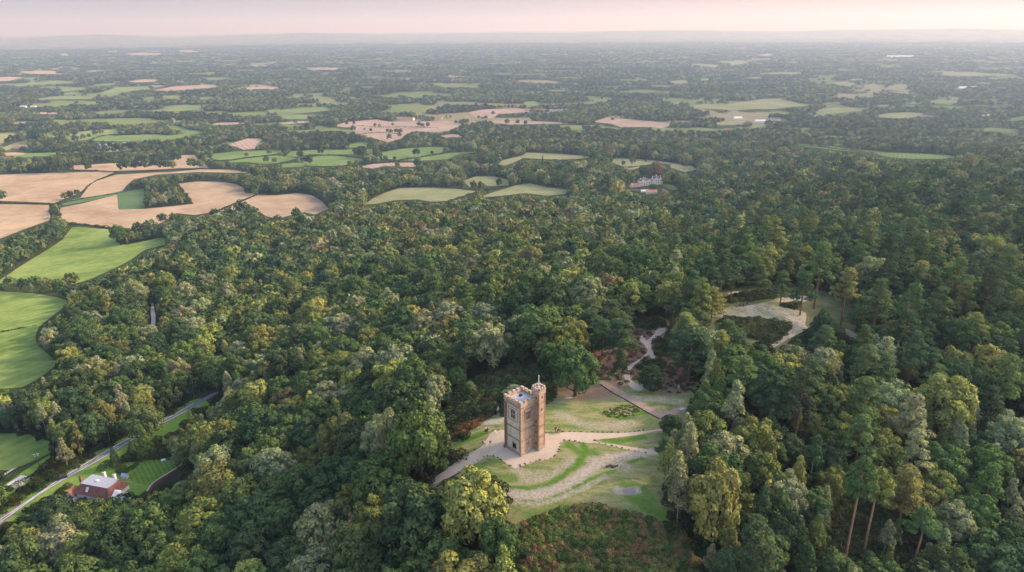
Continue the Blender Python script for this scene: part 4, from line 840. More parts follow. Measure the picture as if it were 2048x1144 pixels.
SHAPE = {'broadleaf': 'rounded broadleaf tree', 'birch': 'slim feathery birch', 'pine': 'flat topped pine', 'conifer': 'pointed conifer'}
def put_tree(t):
    k = t['kind']; cm, tm = PROTO[k, t['var']]
    e = empty(NAMES[k], (t['x'], t['y'], t['z']-.05), t['rot']); e.scale = (t['s'], t['s'], t['h'])
    c_ = link('crown', cm, e); b_ = link('trunk', tm, e); c_['tint'] = [float(v) for v in t['rgb']]
    px, py, _ = proj(np.array([t['x'], t['y'], t['z']+.7*KINDS[k][3]*t['h']])); px = px[0]; py = py[0]
    if 'label' in t: tag(e, t['label'], 'tree')
    else:
        tn = TONES[t.get('tone', 0)][0]
        if t.get('field'): lab = 'dark round tree standing in a hedge or field edge of the farmland'; grp = 'field trees'
        elif t.get('plant'): lab = 'small dark tree in the square plantation in the stubble field'; grp = 'plantation trees'
        else:
            lab = '%s %s %s' % (tn, SHAPE[k], region(px, py)); grp = lab
        tag(e, lab, 'tree', grp)
    return e
for i in indiv: put_tree(TREES[i])

# ------------------------------------------------------------------ the remaining wood: one stuff object per kind, instanced by geometry nodes
def scatter(name, pts, rot, scl, idx, tints, coll, label):
    n = len(pts); me = bpy.data.meshes.new(name); me.vertices.add(n); me.vertices.foreach_set('co', np.asarray(pts, np.float32).ravel())
    a = me.attributes.new('rot', 'FLOAT_VECTOR', 'POINT'); rv = np.zeros((n,3), np.float32); rv[:,2] = rot; a.data.foreach_set('vector', rv.ravel())
    a = me.attributes.new('scl', 'FLOAT_VECTOR', 'POINT'); a.data.foreach_set('vector', np.asarray(scl, np.float32).ravel())
    a = me.attributes.new('idx', 'INT', 'POINT'); a.data.foreach_set('value', np.asarray(idx, np.int32))
    a = me.attributes.new('tint', 'FLOAT_VECTOR', 'POINT'); a.data.foreach_set('vector', np.asarray(tints, np.float32).ravel())
    me.materials.append(LEAF); o = link(name, me)
    ng = bpy.data.node_groups.new(name, 'GeometryNodeTree')
    ng.interface.new_socket('Geometry', in_out='INPUT', socket_type='NodeSocketGeometry'); ng.interface.new_socket('Geometry', in_out='OUTPUT', socket_type='NodeSocketGeometry')
    gi = ng.nodes.new('NodeGroupInput'); go = ng.nodes.new('NodeGroupOutput'); ip = ng.nodes.new('GeometryNodeInstanceOnPoints')
    ci = ng.nodes.new('GeometryNodeCollectionInfo'); ci.inputs['Collection'].default_value = coll; ci.inputs['Separate Children'].default_value = True; ci.inputs['Reset Children'].default_value = True
    def na(nm, ty):
        q_ = ng.nodes.new('GeometryNodeInputNamedAttribute'); q_.data_type = ty; q_.inputs['Name'].default_value = nm; return q_
    ar, as_, ai = na('rot','FLOAT_VECTOR'), na('scl','FLOAT_VECTOR'), na('idx','INT')
    e2r = ng.nodes.new('FunctionNodeEulerToRotation'); ng.links.new(ar.outputs[0], e2r.inputs[0])
    ip.inputs['Pick Instance'].default_value = True; lk = ng.links.new
    lk(gi.outputs[0], ip.inputs['Points']); lk(ci.outputs[0], ip.inputs['Instance']); lk(ai.outputs[0], ip.inputs['Instance Index']); lk(e2r.outputs[0], ip.inputs['Rotation']); lk(as_.outputs[0], ip.inputs['Scale'])
    lk(ip.outputs[0], go.inputs[0])
    m = o.modifiers.new('scatter', 'NODES'); m.node_group = ng
    return tag(o, label, kind='stuff')
WL = {'broadleaf': 'mass of rounded broadleaf woodland covering the slopes', 'birch': 'mass of feathery birches mixed through the woods', 'pine': 'mass of dark pines on the hilltop and ridge', 'conifer': 'scattered pointed conifers among the woods'}
dist = np.hypot(TA['x'], TA['y'])
for k in KINDS:
    for l, (a, b) in {1: (0, 620), 2: (620, 1e9)}.items():
        ii = [i for i, t in enumerate(TREES) if t['kind'] == k and i not in SETI and a <= dist[i] < b]
        if not ii: continue
        T = [TREES[i] for i in ii]
        scatter('%s_woodland' % k, [(t['x'],t['y'],t['z']-.1) for t in T], [t['rot'] for t in T], [(t['s'],t['s'],t['h']) for t in T], [t['var'] for t in T], [t['rgb'] for t in T], LODCOL[k, l], WL[k] + (' near the tower' if l == 1 else ' farther off'))
def far_zone(d0, d1, sp, coll, nv, smin, smax, name, label, tonew, hmul=1.0):
    r = rng; nr_ = int((d1-d0)/sp); X = []; Y = []
    d = d0
    while d < d1:
        n = int(1.7*d/sp); a = (np.arange(n)+r.uniform(0,1,n))/n*1.7-.85; dd = d+r.uniform(-.5,.5,n)*sp
        X.append(dd*np.sin(a)); Y.append(dd*np.cos(a)); d += sp
    x = np.concatenate(X); y = np.concatenate(Y); z = ground(x, y); n = len(x)
    s = r.uniform(smin, smax, n); cov = openness(x, y) < r.uniform(-.03, .08, n)
    p0 = proj(np.stack([x,y,z],-1)); ok = cov & (p0[0] > -500) & (p0[0] < 2550)
    for dz in (0, 6*s*hmul, 11*s*hmul):
        q = proj(np.stack([x,y,z+dz],-1)); ok &= ~is_open(q[0], q[1])
    x, y, z, s = x[ok], y[ok], z[ok], s[ok]; n = len(x)
    st = wavy(x, y, 700)
    base = LEAFK*np.array([TONES[i][1] for i in range(7)]); ti = r.choice(7, n, p=tonew); rgb = base[ti]*(1+r.uniform(-.2,.2,(n,1)))*(1+.25*st[:,None])
    scatter(name, np.stack([x,y,z-.3],-1), r.uniform(0,6.28,n), np.stack([s,s,s*r.uniform(.8,1.2,n)*hmul],-1), r.integers(0,nv,n), np.clip(rgb,.01,.3), coll, label); print(name, n)
far_zone(1750, 3200, 10.0, LODCOL['broadleaf',2], 7, .7, 1.35, 'far_woodland', 'woods and hedgerow trees of the middle plain', [.34,.3,.2,.05,.07,.04,0])
far_zone(3200, 6000, 17.0, LODCOL['broadleaf',2], 7, 1.2, 1.9, 'far_woodland', 'woods of the hazy farther plain', [.36,.3,.2,.05,.07,.02,0], .75)
far_zone(6000, 14500, 40.0, LODCOL['clump',3], 6, 1.0, 1.6, 'far_woodland', 'woods fading into haze below the skyline', [.4,.3,.2,.02,.08,0,0], .9)
# ------------------------------------------------------------------ bracken, scrub and gorse: ground cover nobody could count
def cover(name, polys, sp, smin, smax, tones, label, hm=1.0, avoid=()):
    P = []
    for poly in polys:
        W_ = hit(*np.array(smooth_poly(poly, 2)).T)[:, :2]; lo, hi = W_.min(0), W_.max(0)
        X, Y = np.meshgrid(np.arange(lo[0], hi[0], sp), np.arange(lo[1], hi[1], sp)); X = X+rng.uniform(-.5,.5,X.shape)*sp; Y = Y+rng.uniform(-.5,.5,Y.shape)*sp
        i = inpoly(X, Y, W_)
        if name == 'undergrowth': q_ = proj(np.stack([X.ravel(), Y.ravel(), ground(X, Y).ravel()+1.0], -1)); i &= ~is_open(q_[0], q_[1]).reshape(X.shape)
        for av in avoid:
            q_ = proj(np.stack([X.ravel(), Y.ravel(), ground(X, Y).ravel()], -1)); i &= ~inpoly(q_[0], q_[1], av).reshape(X.shape)
        P.append(np.stack([X[i], Y[i]], -1))
    P = np.concatenate(P); n = len(P); s = rng.uniform(smin, smax, n); nz = wavy(P[:,0], P[:,1], 14)
    c = np.array([tones[int(np.clip((v+.8)/1.6+rng.normal()*.22, 0, .999)*len(tones))] for v in nz])*(1+rng.uniform(-.2,.2,(n,1)))
    scatter(name, np.c_[P, ground(P[:,0],P[:,1])-.1], rng.uniform(0,6.28,n), np.stack([s,s,s*hm],-1), rng.integers(0,5,n), c, LODCOL['shrub',1], label)
cover('bracken', [BRACKEN], 1.15, .5, 1.05, [(.10,.15,.045),(.15,.155,.055),(.21,.135,.07),(.17,.19,.06),(.19,.14,.07),(.075,.115,.036)], 'turning bracken and low scrub at the bottom of the clearing', .9)
cover('bracken', [RUST, ZH((500,150),(620,170),(720,220),(700,300),(560,240),(480,200))], 1.2, .5, .9, [(.17,.085,.045),(.21,.11,.06),(.10,.075,.03)], 'rusty brown bracken patch left of the tower')
cover('scrub', [SCRUB], 1.7, .7, 1.6, [(.055,.085,.03),(.085,.11,.045),(.05,.06,.03),(.10,.075,.036),(.04,.065,.03)], 'mixed heather and young birch scrub behind the tower', 1.15)
cover('gorse', [GORSE, ZI((1480,285),(1540,268),(1600,290),(1570,305)), ZI((1170,230),(1420,190),(1450,235),(1200,270)), ZI((580,385),(700,365),(770,375),(760,420),(650,440)), ZI((700,530),(760,500),(790,560),(740,600)), ZI((640,700),(620,660),(700,620),(760,640),(740,720),(660,760))], 1.5, .45, 1.3, [(.04,.062,.024),(.06,.078,.03),(.08,.092,.038)], 'dark gorse and heather clumps on the heath', .9)
cover('grass', [ZH((1040,415),(1150,375),(1250,385),(1230,430),(1120,445),(1050,435))], .9, .22, .4, [(.08,.12,.03),(.12,.15,.05),(.10,.09,.04)], 'low tussocky mound in the grass behind the tower', .7)
cover('heather', [HEATH], 2.6, .3, .95, [(.10,.075,.045),(.065,.08,.03),(.045,.06,.026),(.13,.085,.055)], 'low heather and bilberry tufts over the reddish heath', .7, (REDPATH, PATH2, CLEAR))
cover('grass', [CLEAR], 1.4, .07, .16, [(.17,.20,.07),(.22,.22,.10),(.32,.28,.16),(.38,.32,.2)], 'short grass tussocks over the clearing', .55, (GRAVEL, PATH2))
cover('grass', [UPPER], 1.5, .12, .3, [(.12,.15,.05),(.20,.19,.09),(.08,.11,.035)], 'grass tussocks on the upper sandy clearing', .6, (GORSE,))
cover('scrub', [[(1655,985),(1700,965),(1765,975),(1770,1160),(1630,1160)], [(1800,1090),(1850,1090),(1850,1160),(1795,1160)]], 1.7, .7, 1.5, [(.04,.06,.024),(.06,.08,.03),(.075,.07,.035)], 'bushy scrub around the bare trunks of the two tall pines', 1.1)
cover('undergrowth', [[(-100,1000),(60,860),(420,800),(700,780),(1000,900),(1040,1100),(1040,1144),(0,1144)], [(1400,720),(2048,640),(2048,1144),(1400,1144),(1330,1000),(1390,860)]], 3.2, .9, 1.9, [(.022,.036,.014),(.035,.05,.018),(.045,.045,.02)], 'dark undergrowth on the floor of the near woods', .8)
# ------------------------------------------------------------------ the stone tower
STONE = brickmat('golden_stone', (.53,.40,.285), (.43,.315,.225), (.30,.24,.19), .7, .34, noise=.42)
STONE_T = brickmat('turret_stone', (.54,.385,.265), (.43,.30,.21), (.29,.22,.17), .6, .32, noise=.42)
CREAM = brickmat('pale_panel_stone', (.70,.60,.46), (.61,.52,.40), (.5,.42,.33), .9, .34, noise=.25)
REDBR = brickmat('red_brick_dressing', (.33,.20,.145), (.27,.165,.12), (.28,.21,.165), .3, .11)
PALE = solid('weathered_coping', (.38,.30,.235), .9, .3, 1.4, .3)
LEAD = solid('lead_roof', (.38,.37,.39), .55, .1, .8, .05)
DARK = solid('dark_opening', (.012,.012,.013), .6, .2, 3)
GLASS = solid('leaded_glass', (.035,.035,.045), .25, .3, 2, 0, .5)
FLINT = solid('grey_plinth_stone', (.30,.255,.215), .95, .3, 1.6, .5)
WHITEP = solid('white_paint', (.78,.77,.75), .5, .06, 1.2)
TO = plane_at(1042, 914, 0.0); TA_ = math.radians(42)
tower = tag(empty('stone_tower', TO, TA_), 'square castellated stone tower with taller stair turret on the gravel apron', 'tower')
S = 6.4
def body_quad(inset=0.0): return [(inset,inset),(S-inset,inset),(S-inset,S-inset),(inset,S-inset)]
mb = MB(); mb.prism(body_quad(), -.6, 16.3); mb.build('wall', STONE, tower)
mb = MB(); mb.prism([(-.16,-.16),(S+.16,-.16),(S+.16,S+.16),(-.16,S+.16)], -.5, 1.15, grow=.03); mb.build('plinth', FLINT, tower)
# cream panels on the left (x=0) face; each set between red string courses
for z0, z1 in ((1.25, 4.75), (5.25, 8.2), (8.75, 15.4)):
    mb = MB(); mb.box(-.05, .02, .75, S-.75, z0, z1); tag(mb.build('wall_panel', CREAM, tower), 'pale cream panel on the left face')
for z in (4.85, 8.35):
    mb = MB(); e = .09
    mb.box(-e, .03, -e, S+e, z, z+.32); mb.box(.03, S+e, -e, .03, z, z+.32); mb.box(S-.03, S+e, .03, S+e, z, z+.32); mb.box(.03, S-.03, S-.03, S+e, z, z+.32); mb.build('string_course', REDBR, tower)
# toothed quoins at three visible corners
for cx0, cy0, sx, sy in ((0,0,1,1), (0,S,1,-1)):
    mb = MB(); z = 1.2; k = 0
    while z < 15.6:
        a, b = (.72,.42) if k%2 else (.42,.72)
        x0, x1 = sorted((cx0-.07*sx, cx0+a*sx)); y0, y1 = sorted((cy0-.07*sy, cy0+.02*sy)); mb.box(x0, x1, y0, y1, z, z+.42)
        x0, x1 = sorted((cx0-.07*sx, cx0+.02*sx)); y0, y1 = sorted((cy0+.02*sy, cy0+b*sy)); mb.box(x0, x1, y0, y1, z, z+.42)
        z += .45; k += 1
    mb.build('quoin', STONE_T if cy0 == 0 else REDBR, tower)
# corner buttress, flaring at the foot
mb = MB(); mb.box(-.3, .3, S-.1, S+.38, 1.6, 15.6); mb.add([(-.75,S-.2,-.4),(.4,S-.2,-.4),(.4,S+.85,-.4),(-.75,S+.85,-.4),(-.3,S-.1,1.6),(.3,S-.1,1.6),(.3,S+.38,1.6),(-.3,S+.38,1.6)], [(3,2,1,0),(4,5,6,7),(0,1,5,4),(1,2,6,5),(2,3,7,6),(3,0,4,7)])
mb.build('buttress', REDBR, tower)
# corbel table: dark gaps between small blocks
mb = MB(); n = 15
for k in range(n):
    t = -.2+(S+.4)*(k+.5)/n; w = .14
    mb.box(-.32, .01, t-w, t+w, 15.75, 16.3); mb.box(t-w, t+w, -.32, .01, 15.75, 16.3); mb.box(S-.01, S+.32, t-w, t+w, 15.75, 16.3); mb.box(t-w, t+w, S-.01, S+.32, 15.75, 16.3)
mb.build('corbel_table', STONE_T, tower)
mb = MB(); o_ = .38; i_ = .28
mb.box(-o_, i_, -o_, S+o_, 16.3, 17.3); mb.box(S-i_, S+o_, -o_, S+o_, 16.3, 17.3); mb.box(i_, S-i_, -o_, i_, 16.3, 17.3); mb.box(i_, S-i_, S-i_, S+o_, 16.3, 17.3)
par = mb.build('parapet', STONE, tower)
mb = MB(); cp = MB(); nm = 5; sp = (S+2*o_)/(nm+(nm-1)*.62); 
for k in range(nm):
    a = -o_+k*sp*1.62; b = a+sp
    for (x0,x1,y0,y1) in ((-o_+.02,i_-.02,a,b),(S-i_+.02,S+o_-.02,a,b)): mb.box(x0,x1,y0,y1,17.3,17.8); cp.box(x0-.04,x1+.04,y0-.04,y1+.04,17.8,17.88)
    if 0 < k < nm-1:
        for (x0,x1,y0,y1) in ((a,b,-o_+.02,i_-.02),(a,b,S-i_+.02,S+o_-.02)): mb.box(x0,x1,y0,y1,17.3,17.8); cp.box(x0-.04,x1+.04,y0-.04,y1+.04,17.8,17.88)
bt = mb.build('battlement', STONE_T, tower); cp.build('coping', PALE, bt)
mb = MB(); mb.box(i_+.004, S-i_-.004, i_+.004, S-i_-.004, 16.32, 16.62)
for k in range(1, 6): mb.box(i_+k*.97-.03, i_+k*.97+.03, i_+.1, S-i_-.1, 16.62, 16.66)
rf = mb.build('roof', LEAD, tower); mb = MB(); mb.box(3.5, 4.25, 3.9, 4.65, 16.62, 16.98); mb.box(3.45,4.3,3.85,4.7,16.98,17.05); mb.build('hatch', DARK, rf)
def tower_window(face, c, z0, w, h, blind=False, lights=2):
    """stone surround, hood, mullions and a recessed pane; face 'L' is x=0, 'R' is y=0"""
    def bx(m, u0, u1, z0_, z1_, d0, d1): m.box(*( (d0,d1,u0,u1) if face == 'L' else (u0,u1,d0,d1) ), z0_, z1_)
    f = MB(); fw_ = .22; d = -.16 if face == 'L' else -.13
    bx(f, c-w/2-fw_, c-w/2, z0-.2, z0+h+.25, d, .01); bx(f, c+w/2, c+w/2+fw_, z0-.2, z0+h+.25, d, .01); bx(f, c-w/2, c+w/2, z0+h, z0+h+.25, d, .01); bx(f, c-w/2, c+w/2, z0-.2, z0, d, .01)
    bx(f, c-w/2-fw_-.1, c+w/2+fw_+.1, z0+h+.25, z0+h+.42, d-.1, .01)
    wn = f.build('window', REDBR if face == 'L' else STONE_T, tower)
    p = MB(); bx(p, c-w/2, c+w/2, z0, z0+h, d*.55, d*.4); p.build('pane', GLASS, wn)
    m = MB()
    for k in range(1, lights): u = c-w/2+w*k/lights; bx(m, u-.06, u+.06, z0, z0+h, d*.9, d*.55)
    bx(m, c-w/2, c+w/2, z0+h*.52, z0+h*.52+.11, d*.85, d*.55)
    m.build('mullion', CREAM if face == 'L' else STONE, wn)
tower_window('L', 3.2, 11.6, 1.35, 2.2); tower_window('R', 2.75, 11.5, 1.7, 2.4, lights=3)
# large red label frame around the upper windows
mb = MB(); mb.box(-.1,-.045,1.2,1.42,10.6,14.9); mb.box(-.1,-.045,5.0,5.2,10.6,14.9); mb.box(-.1,-.045,1.42,5.0,14.7,14.9); mb.box(-.1,-.045,1.42,5.0,10.6,10.8); mb.build('window_label', REDBR, tower)
mb = MB(); mb.box(1.25,1.45,-.1,.01,10.6,14.9); mb.box(4.1,4.3,-.1,.01,10.6,14.9); mb.box(1.45,4.1,-.1,.01,14.7,14.9); mb.box(1.45,4.1,-.1,.01,10.6,10.78); mb.build('window_label', REDBR, tower)
# serving hatch at the foot of the left face
mb = MB(); mb.box(-.12,.01,1.85,2.0,1.75,3.65); mb.box(-.12,.01,3.4,3.55,1.75,3.65); mb.box(-.12,.01,2.0,3.4,3.45,3.65); mb.box(-.34,.01,1.85,3.55,1.6,1.75); h_ = mb.build('serving_hatch', FLINT, tower)
mb = MB(); mb.box(-.075,-.055,2.0,3.4,1.75,3.45); mb.build('opening', DARK, h_)
mb = MB(); mb.add([(-.12,2.0,3.45),(-.12,3.4,3.45),(-.62,3.4,3.72),(-.62,2.0,3.72),(-.12,2.0,3.5),(-.12,3.4,3.5),(-.62,3.4,3.77),(-.62,2.0,3.77)], [(3,2,1,0),(4,5,6,7),(0,1,5,4),(1,2,6,5),(2,3,7,6),(3,0,4,7)]); mb.build('shutter', REDBR, h_)
# small window and blocked arch low on the right face, shallow sunk panels above
tower_window('R', 2.9, 3.25, .75, .6, lights=1)
for z0, z1 in ((5.7, 7.8), (8.95, 10.3)):
    mb = MB(); mb.box(1.0,1.15,-.05,.01,z0,z1); mb.box(4.6,4.75,-.05,.01,z0,z1); mb.box(1.15,4.6,-.05,.01,z1-.13,z1); mb.build('blind_panel', STONE_T, tower)
# the stair turret: chamfered square, string courses, slits, its own battlement and flagpole
tx0, tx1, ty0, ty1, ch = 5.2, 7.75, -1.75, .95, .1
def oct_(g=0.0):
    a, b, c, d, h = tx0-g, tx1+g, ty0-g, ty1+g, ch+g*.4
    return [(a+h,c),(b-h,c),(b,c+h),(b,d-h),(b-h,d),(a+h,d),(a,d-h),(a,c+h)]
mb = MB(); mb.prism(oct_(), -.6, 19.2); tu = mb.build('turret', STONE_T, tower)
mb = MB()
for x_, y_ in ((tx0,ty0),(tx1,ty0),(tx1,ty1)):
    a_ = (x_-.06, x_+.32) if x_ == tx0 else (x_-.32, x_+.06); b_ = (y_-.06, y_+.32) if y_ == ty0 else (y_-.32, y_+.06); mb = MB(); mb.box(*a_, *b_, 1.5, 18.9); mb.build('turret_quoin', REDBR, tu)
mb = MB(); mb.prism(oct_(.2), -.5, 1.0); mb.prism(oct_(.11), 1.0, 1.5); mb.build('turret_base', FLINT, tu)
for z in (4.85, 8.35, 12.0, 15.9):
    mb = MB(); mb.prism(oct_(.09), z, z+.28); mb.build('turret_string_course', REDBR, tu)
mb = MB(); mb.prism(oct_(.2), 18.9, 19.9); mb.prism(oct_(.28), 19.9, 20.05); mb.build('turret_parapet', STONE, tu)
mb = MB(); O = oct_(.22)
for k in range(8):
    a, b = np.array(O[k]), np.array(O[(k+1)%8]); L_ = np.hypot(*(b-a)); m_ = (a+b)/2; c0 = np.mean(O, 0)
    if L_ > 1:
        for t in (.17, .5, .83):
            q = a+(b-a)*t; q = q+(c0-q)*.09; mb.box(q[0]-.24, q[0]+.24, q[1]-.24, q[1]+.24, 20.05, 20.75)
mb.build('turret_battlement', PALE, tu)
mb = MB()
for z in (2.2, 5.9, 9.4): mb.box(tx0-.07, tx0+.02, -.98, -.62, z, z+1.0)
for z in (13.4, 17.4): mb.box(6.3, 6.65, ty0-.05, ty0+.02, z, z+.75)
mb.box(tx0-.06, tx0+.02, -.98, -.62, 17.3, 18.0); mb.build('slit_window', DARK, tu)
cxt, cyt = (tx0+tx1)/2, (ty0+ty1)/2
mb = MB(); mb.tube([(cxt,cyt,19.9),(cxt,cyt,22.0),(cxt,cyt,23.9)], [.13,.11,.07], 8); mb.tube([(cxt,cyt,23.85),(cxt,cyt,24.1)], [.16,.1], 8); fp_ = mb.build('flagpole', WHITEP, tu)
mb = MB(); mb.box(cxt-.35, cxt+.35, cyt-.3, cyt+.3, 19.95, 20.5); mb.tube([(cxt+.5,cyt+.35,20),(cxt+.5,cyt+.35,22.1)], [.05,.05], 5); mb.build('turret_cap', LEAD, tu)

# ------------------------------------------------------------------ stones along the path edges
def rock(seed, r=.3, amp=1.0):
    q_ = np.random.default_rng(seed); bm = bmesh.new(); bmesh.ops.create_icosphere(bm, subdivisions=2, radius=r)
    for v in bm.verts:
        n_ = v.co.normalized(); k = 1+amp*(.35*math.sin(5*n_.x+seed)+.25*math.sin(7*n_.y-seed*2)+.15*q_.normal()); v.co = Vector((v.co.x*k*1.35, v.co.y*k, v.co.z*k*.75))
    me = bpy.data.meshes.new('stone'); bm.to_mesh(me); bm.free(); me.materials.append(STMAT); return me
STMAT = solid('edging_stone', (.10,.08,.065), .95, .4, 3, .5)
ROCKS = [rock(s) for s in range(5)]
EDGE = [(ZH((215,755),(300,708),(370,667),(405,660),(440,670),(485,702),(530,728)), 'in front of the tower on the left kink of the gravel apron'),
        (ZH((570,722),(645,695),(735,680),(780,652),(800,604),(817,578),(850,574),(935,588)), 'round the right front curve of the gravel apron'),
        (ZH((998,572),(1010,588),(1080,602),(1200,630),(1300,648)), 'along the thin branch path right of the tower'),
        (ZH((715,531),(780,526),(850,523),(950,527),(1090,529),(1200,526),(1300,515)), 'along the back edge of the path right of the tower'),
        (ZH((380,535),(430,517),(480,513)), 'along the back of the apron left of the tower'), (ZH((130,742),(250,660),(330,622)), 'along the far side of the path at the left')]
for line, where in EDGE:
    ln = wl(line, 6); d = np.r_[0, np.cumsum(np.hypot(*np.diff(ln, axis=0).T))]; t = .3
    while t < d[-1]:
        x_ = np.interp(t, d, ln[:,0])+random.uniform(-.15,.15); y_ = np.interp(t, d, ln[:,1])+random.uniform(-.15,.15)
        o = link('edging_stone', random.choice(ROCKS)); o.location = (x_, y_, float(ground(x_, y_))+.10); s = random.uniform(.45, .95); o.scale = (s*1.15, s, s); o.rotation_euler = (0,0,random.uniform(0,6))
        tag(o, 'dark edging stone '+where, 'stone', 'edging stones '+where); t += random.uniform(1.15, 2.1)
LOG = solid('log', (.06,.045,.035), .95, .4, 2, .5)
for pts, lab in ((ZH((1034,256),(1100,302),(1200,357),(1290,410),(1372,455)), 'dark timber edging along the near side of the straight dirt path'), (ZH((60,812),(120,757),(215,690)), 'dark timber edging on the far side of the lower left path'), (ZH((95,842),(160,800),(230,760)), 'dark timber edging on the near side of the lower left path')):
    ln = wl(pts, 4); mb = MB(); mb.tube([(x_, y_, float(ground(x_,y_))+.14) for x_, y_ in ln], [.2]*len(ln), 6); tag(mb.build('timber_edging', LOG), lab, 'edging')
for i, (px, py) in enumerate([ZH((1080,727))[0], ZH((1098,724))[0], ZH((1116,727))[0]]):
    p = hit1(px, py); o = link('log_seat', MB().tube([(-.9,0,.3),(.9,0,.3)], [.28,.24], 9).tube([(-.7,-.28,.14),(-.7,.28,.14)],[.15,.15],6).tube([(.7,-.28,.14),(.7,.28,.14)],[.15,.15],6).mesh('log_seat', LOG)); o.location = p; o.rotation_euler = (0,0,(.2,-.3,.5)[i])
    tag(o, ('left','middle','right')[i]+' log seat of the three on the grass right of the tower', 'log seat', 'log seats')
BOULD = solid('grey_stone', (.36,.32,.30), .95, .25, 1.5, .5)
def slab_stone(px, py, r, lab):
    p = hit1(px, py); me = rock(77, r, .3); me.materials.clear(); me.materials.append(BOULD); o = link('flat_stone', me); o.location = p; o.scale = (1,1.1,.28); tag(o, lab, 'stone')
slab_stone(1137, 795, 1.2, 'grey flat stone on the bare soil below the oak'); slab_stone(1541, 624, .9, 'small dark stone in the upper sandy clearing')
# weathered dead stump, curved log, picnic table
p = hit1(996, 832); mb = MB(); mb.tube([(0,0,-.3),(.1,0,1.2),(-.1,.1,2.4),(.15,.1,3.4)], [.5,.36,.3,.12], 8); mb.tube([(0,0,1.8),(.6,.2,2.7)], [.2,.06], 6); o = mb.build('dead_stump', PALEBARK); o.location = p; tag(o, 'pale weathered dead stump at the scrub edge left of the tower', 'stump')
mb = MB(); A0 = [hit1(*q_) for q_ in ZI((600,770),(615,785),(650,785),(690,768))]; c0 = A0[0]; mb.tube([(q_[0]-c0[0], q_[1]-c0[1], q_[2]-c0[2]+.2) for q_ in A0], [.22]*4, 7); o = mb.build('fallen_log', PALEBARK); o.location = c0; tag(o, 'pale curved fallen log under the small dark tree by the winding path', 'log')
tb = tag(empty('picnic_table', hit1(1365, 822), .5), 'pale grey picnic table at the wood edge by the dirt path', 'picnic table'); GREYW = solid('grey_wood', (.42,.42,.44), .9, .2, 3, .3)
mb = MB()
for k in range(4): mb.box(-1.1,1.1,-.46+k*.235,-.25+k*.235,.72,.77)
mb.build('tabletop', GREYW, tb)
for s in (-1,1): mb = MB(); mb.box(-1.1,1.1,s*.8-.15,s*.8+.15,.43,.48); mb.build('bench', GREYW, tb)
for s in (-.8,.8):
    mb = MB(); mb.tube([(s,-.75,0),(s,-.25,.72)], [.06,.06], 4); mb.tube([(s,.75,0),(s,.25,.72)], [.06,.06], 4); mb.box(s-.05,s+.05,-.9,.9,.36,.43); mb.build('frame', GREYW, tb)

# ------------------------------------------------------------------ visitors
def skinned(name, verts, edges, rads, mat, parent=None, sub=1):
    me = bpy.data.meshes.new(name); me.from_pydata(verts, edges, []); o = link(name, me, parent)
    o.modifiers.new('skin', 'SKIN'); sv = me.skin_vertices if me.skin_vertices else None
    bm = bmesh.new(); bm.from_mesh(me); ly = bm.verts.layers.skin.verify(); bm.verts.ensure_lookup_table()
    for v, r in zip(bm.verts, rads): v[ly].radius = (r, r) if not isinstance(r, tuple) else r; v[ly].use_root = False
    bm.verts[0][ly].use_root = True; bm.to_mesh(me); bm.free()
    if sub: s = o.modifiers.new('sub', 'SUBSURF'); s.levels = sub; s.render_levels = sub
    me.materials.append(mat)
    dg = bpy.context.evaluated_depsgraph_get(); m2 = bpy.data.meshes.new_from_object(o.evaluated_get(dg)); o.modifiers.clear(); o.data = m2; m2.polygons.foreach_set('use_smooth', np.ones(len(m2.polygons), bool)); return o
SKIN = solid('skin', (.55,.36,.27), .6, .06, 6)
def cloth(c): return solid('cloth', c, .9, .15, 4, .2)
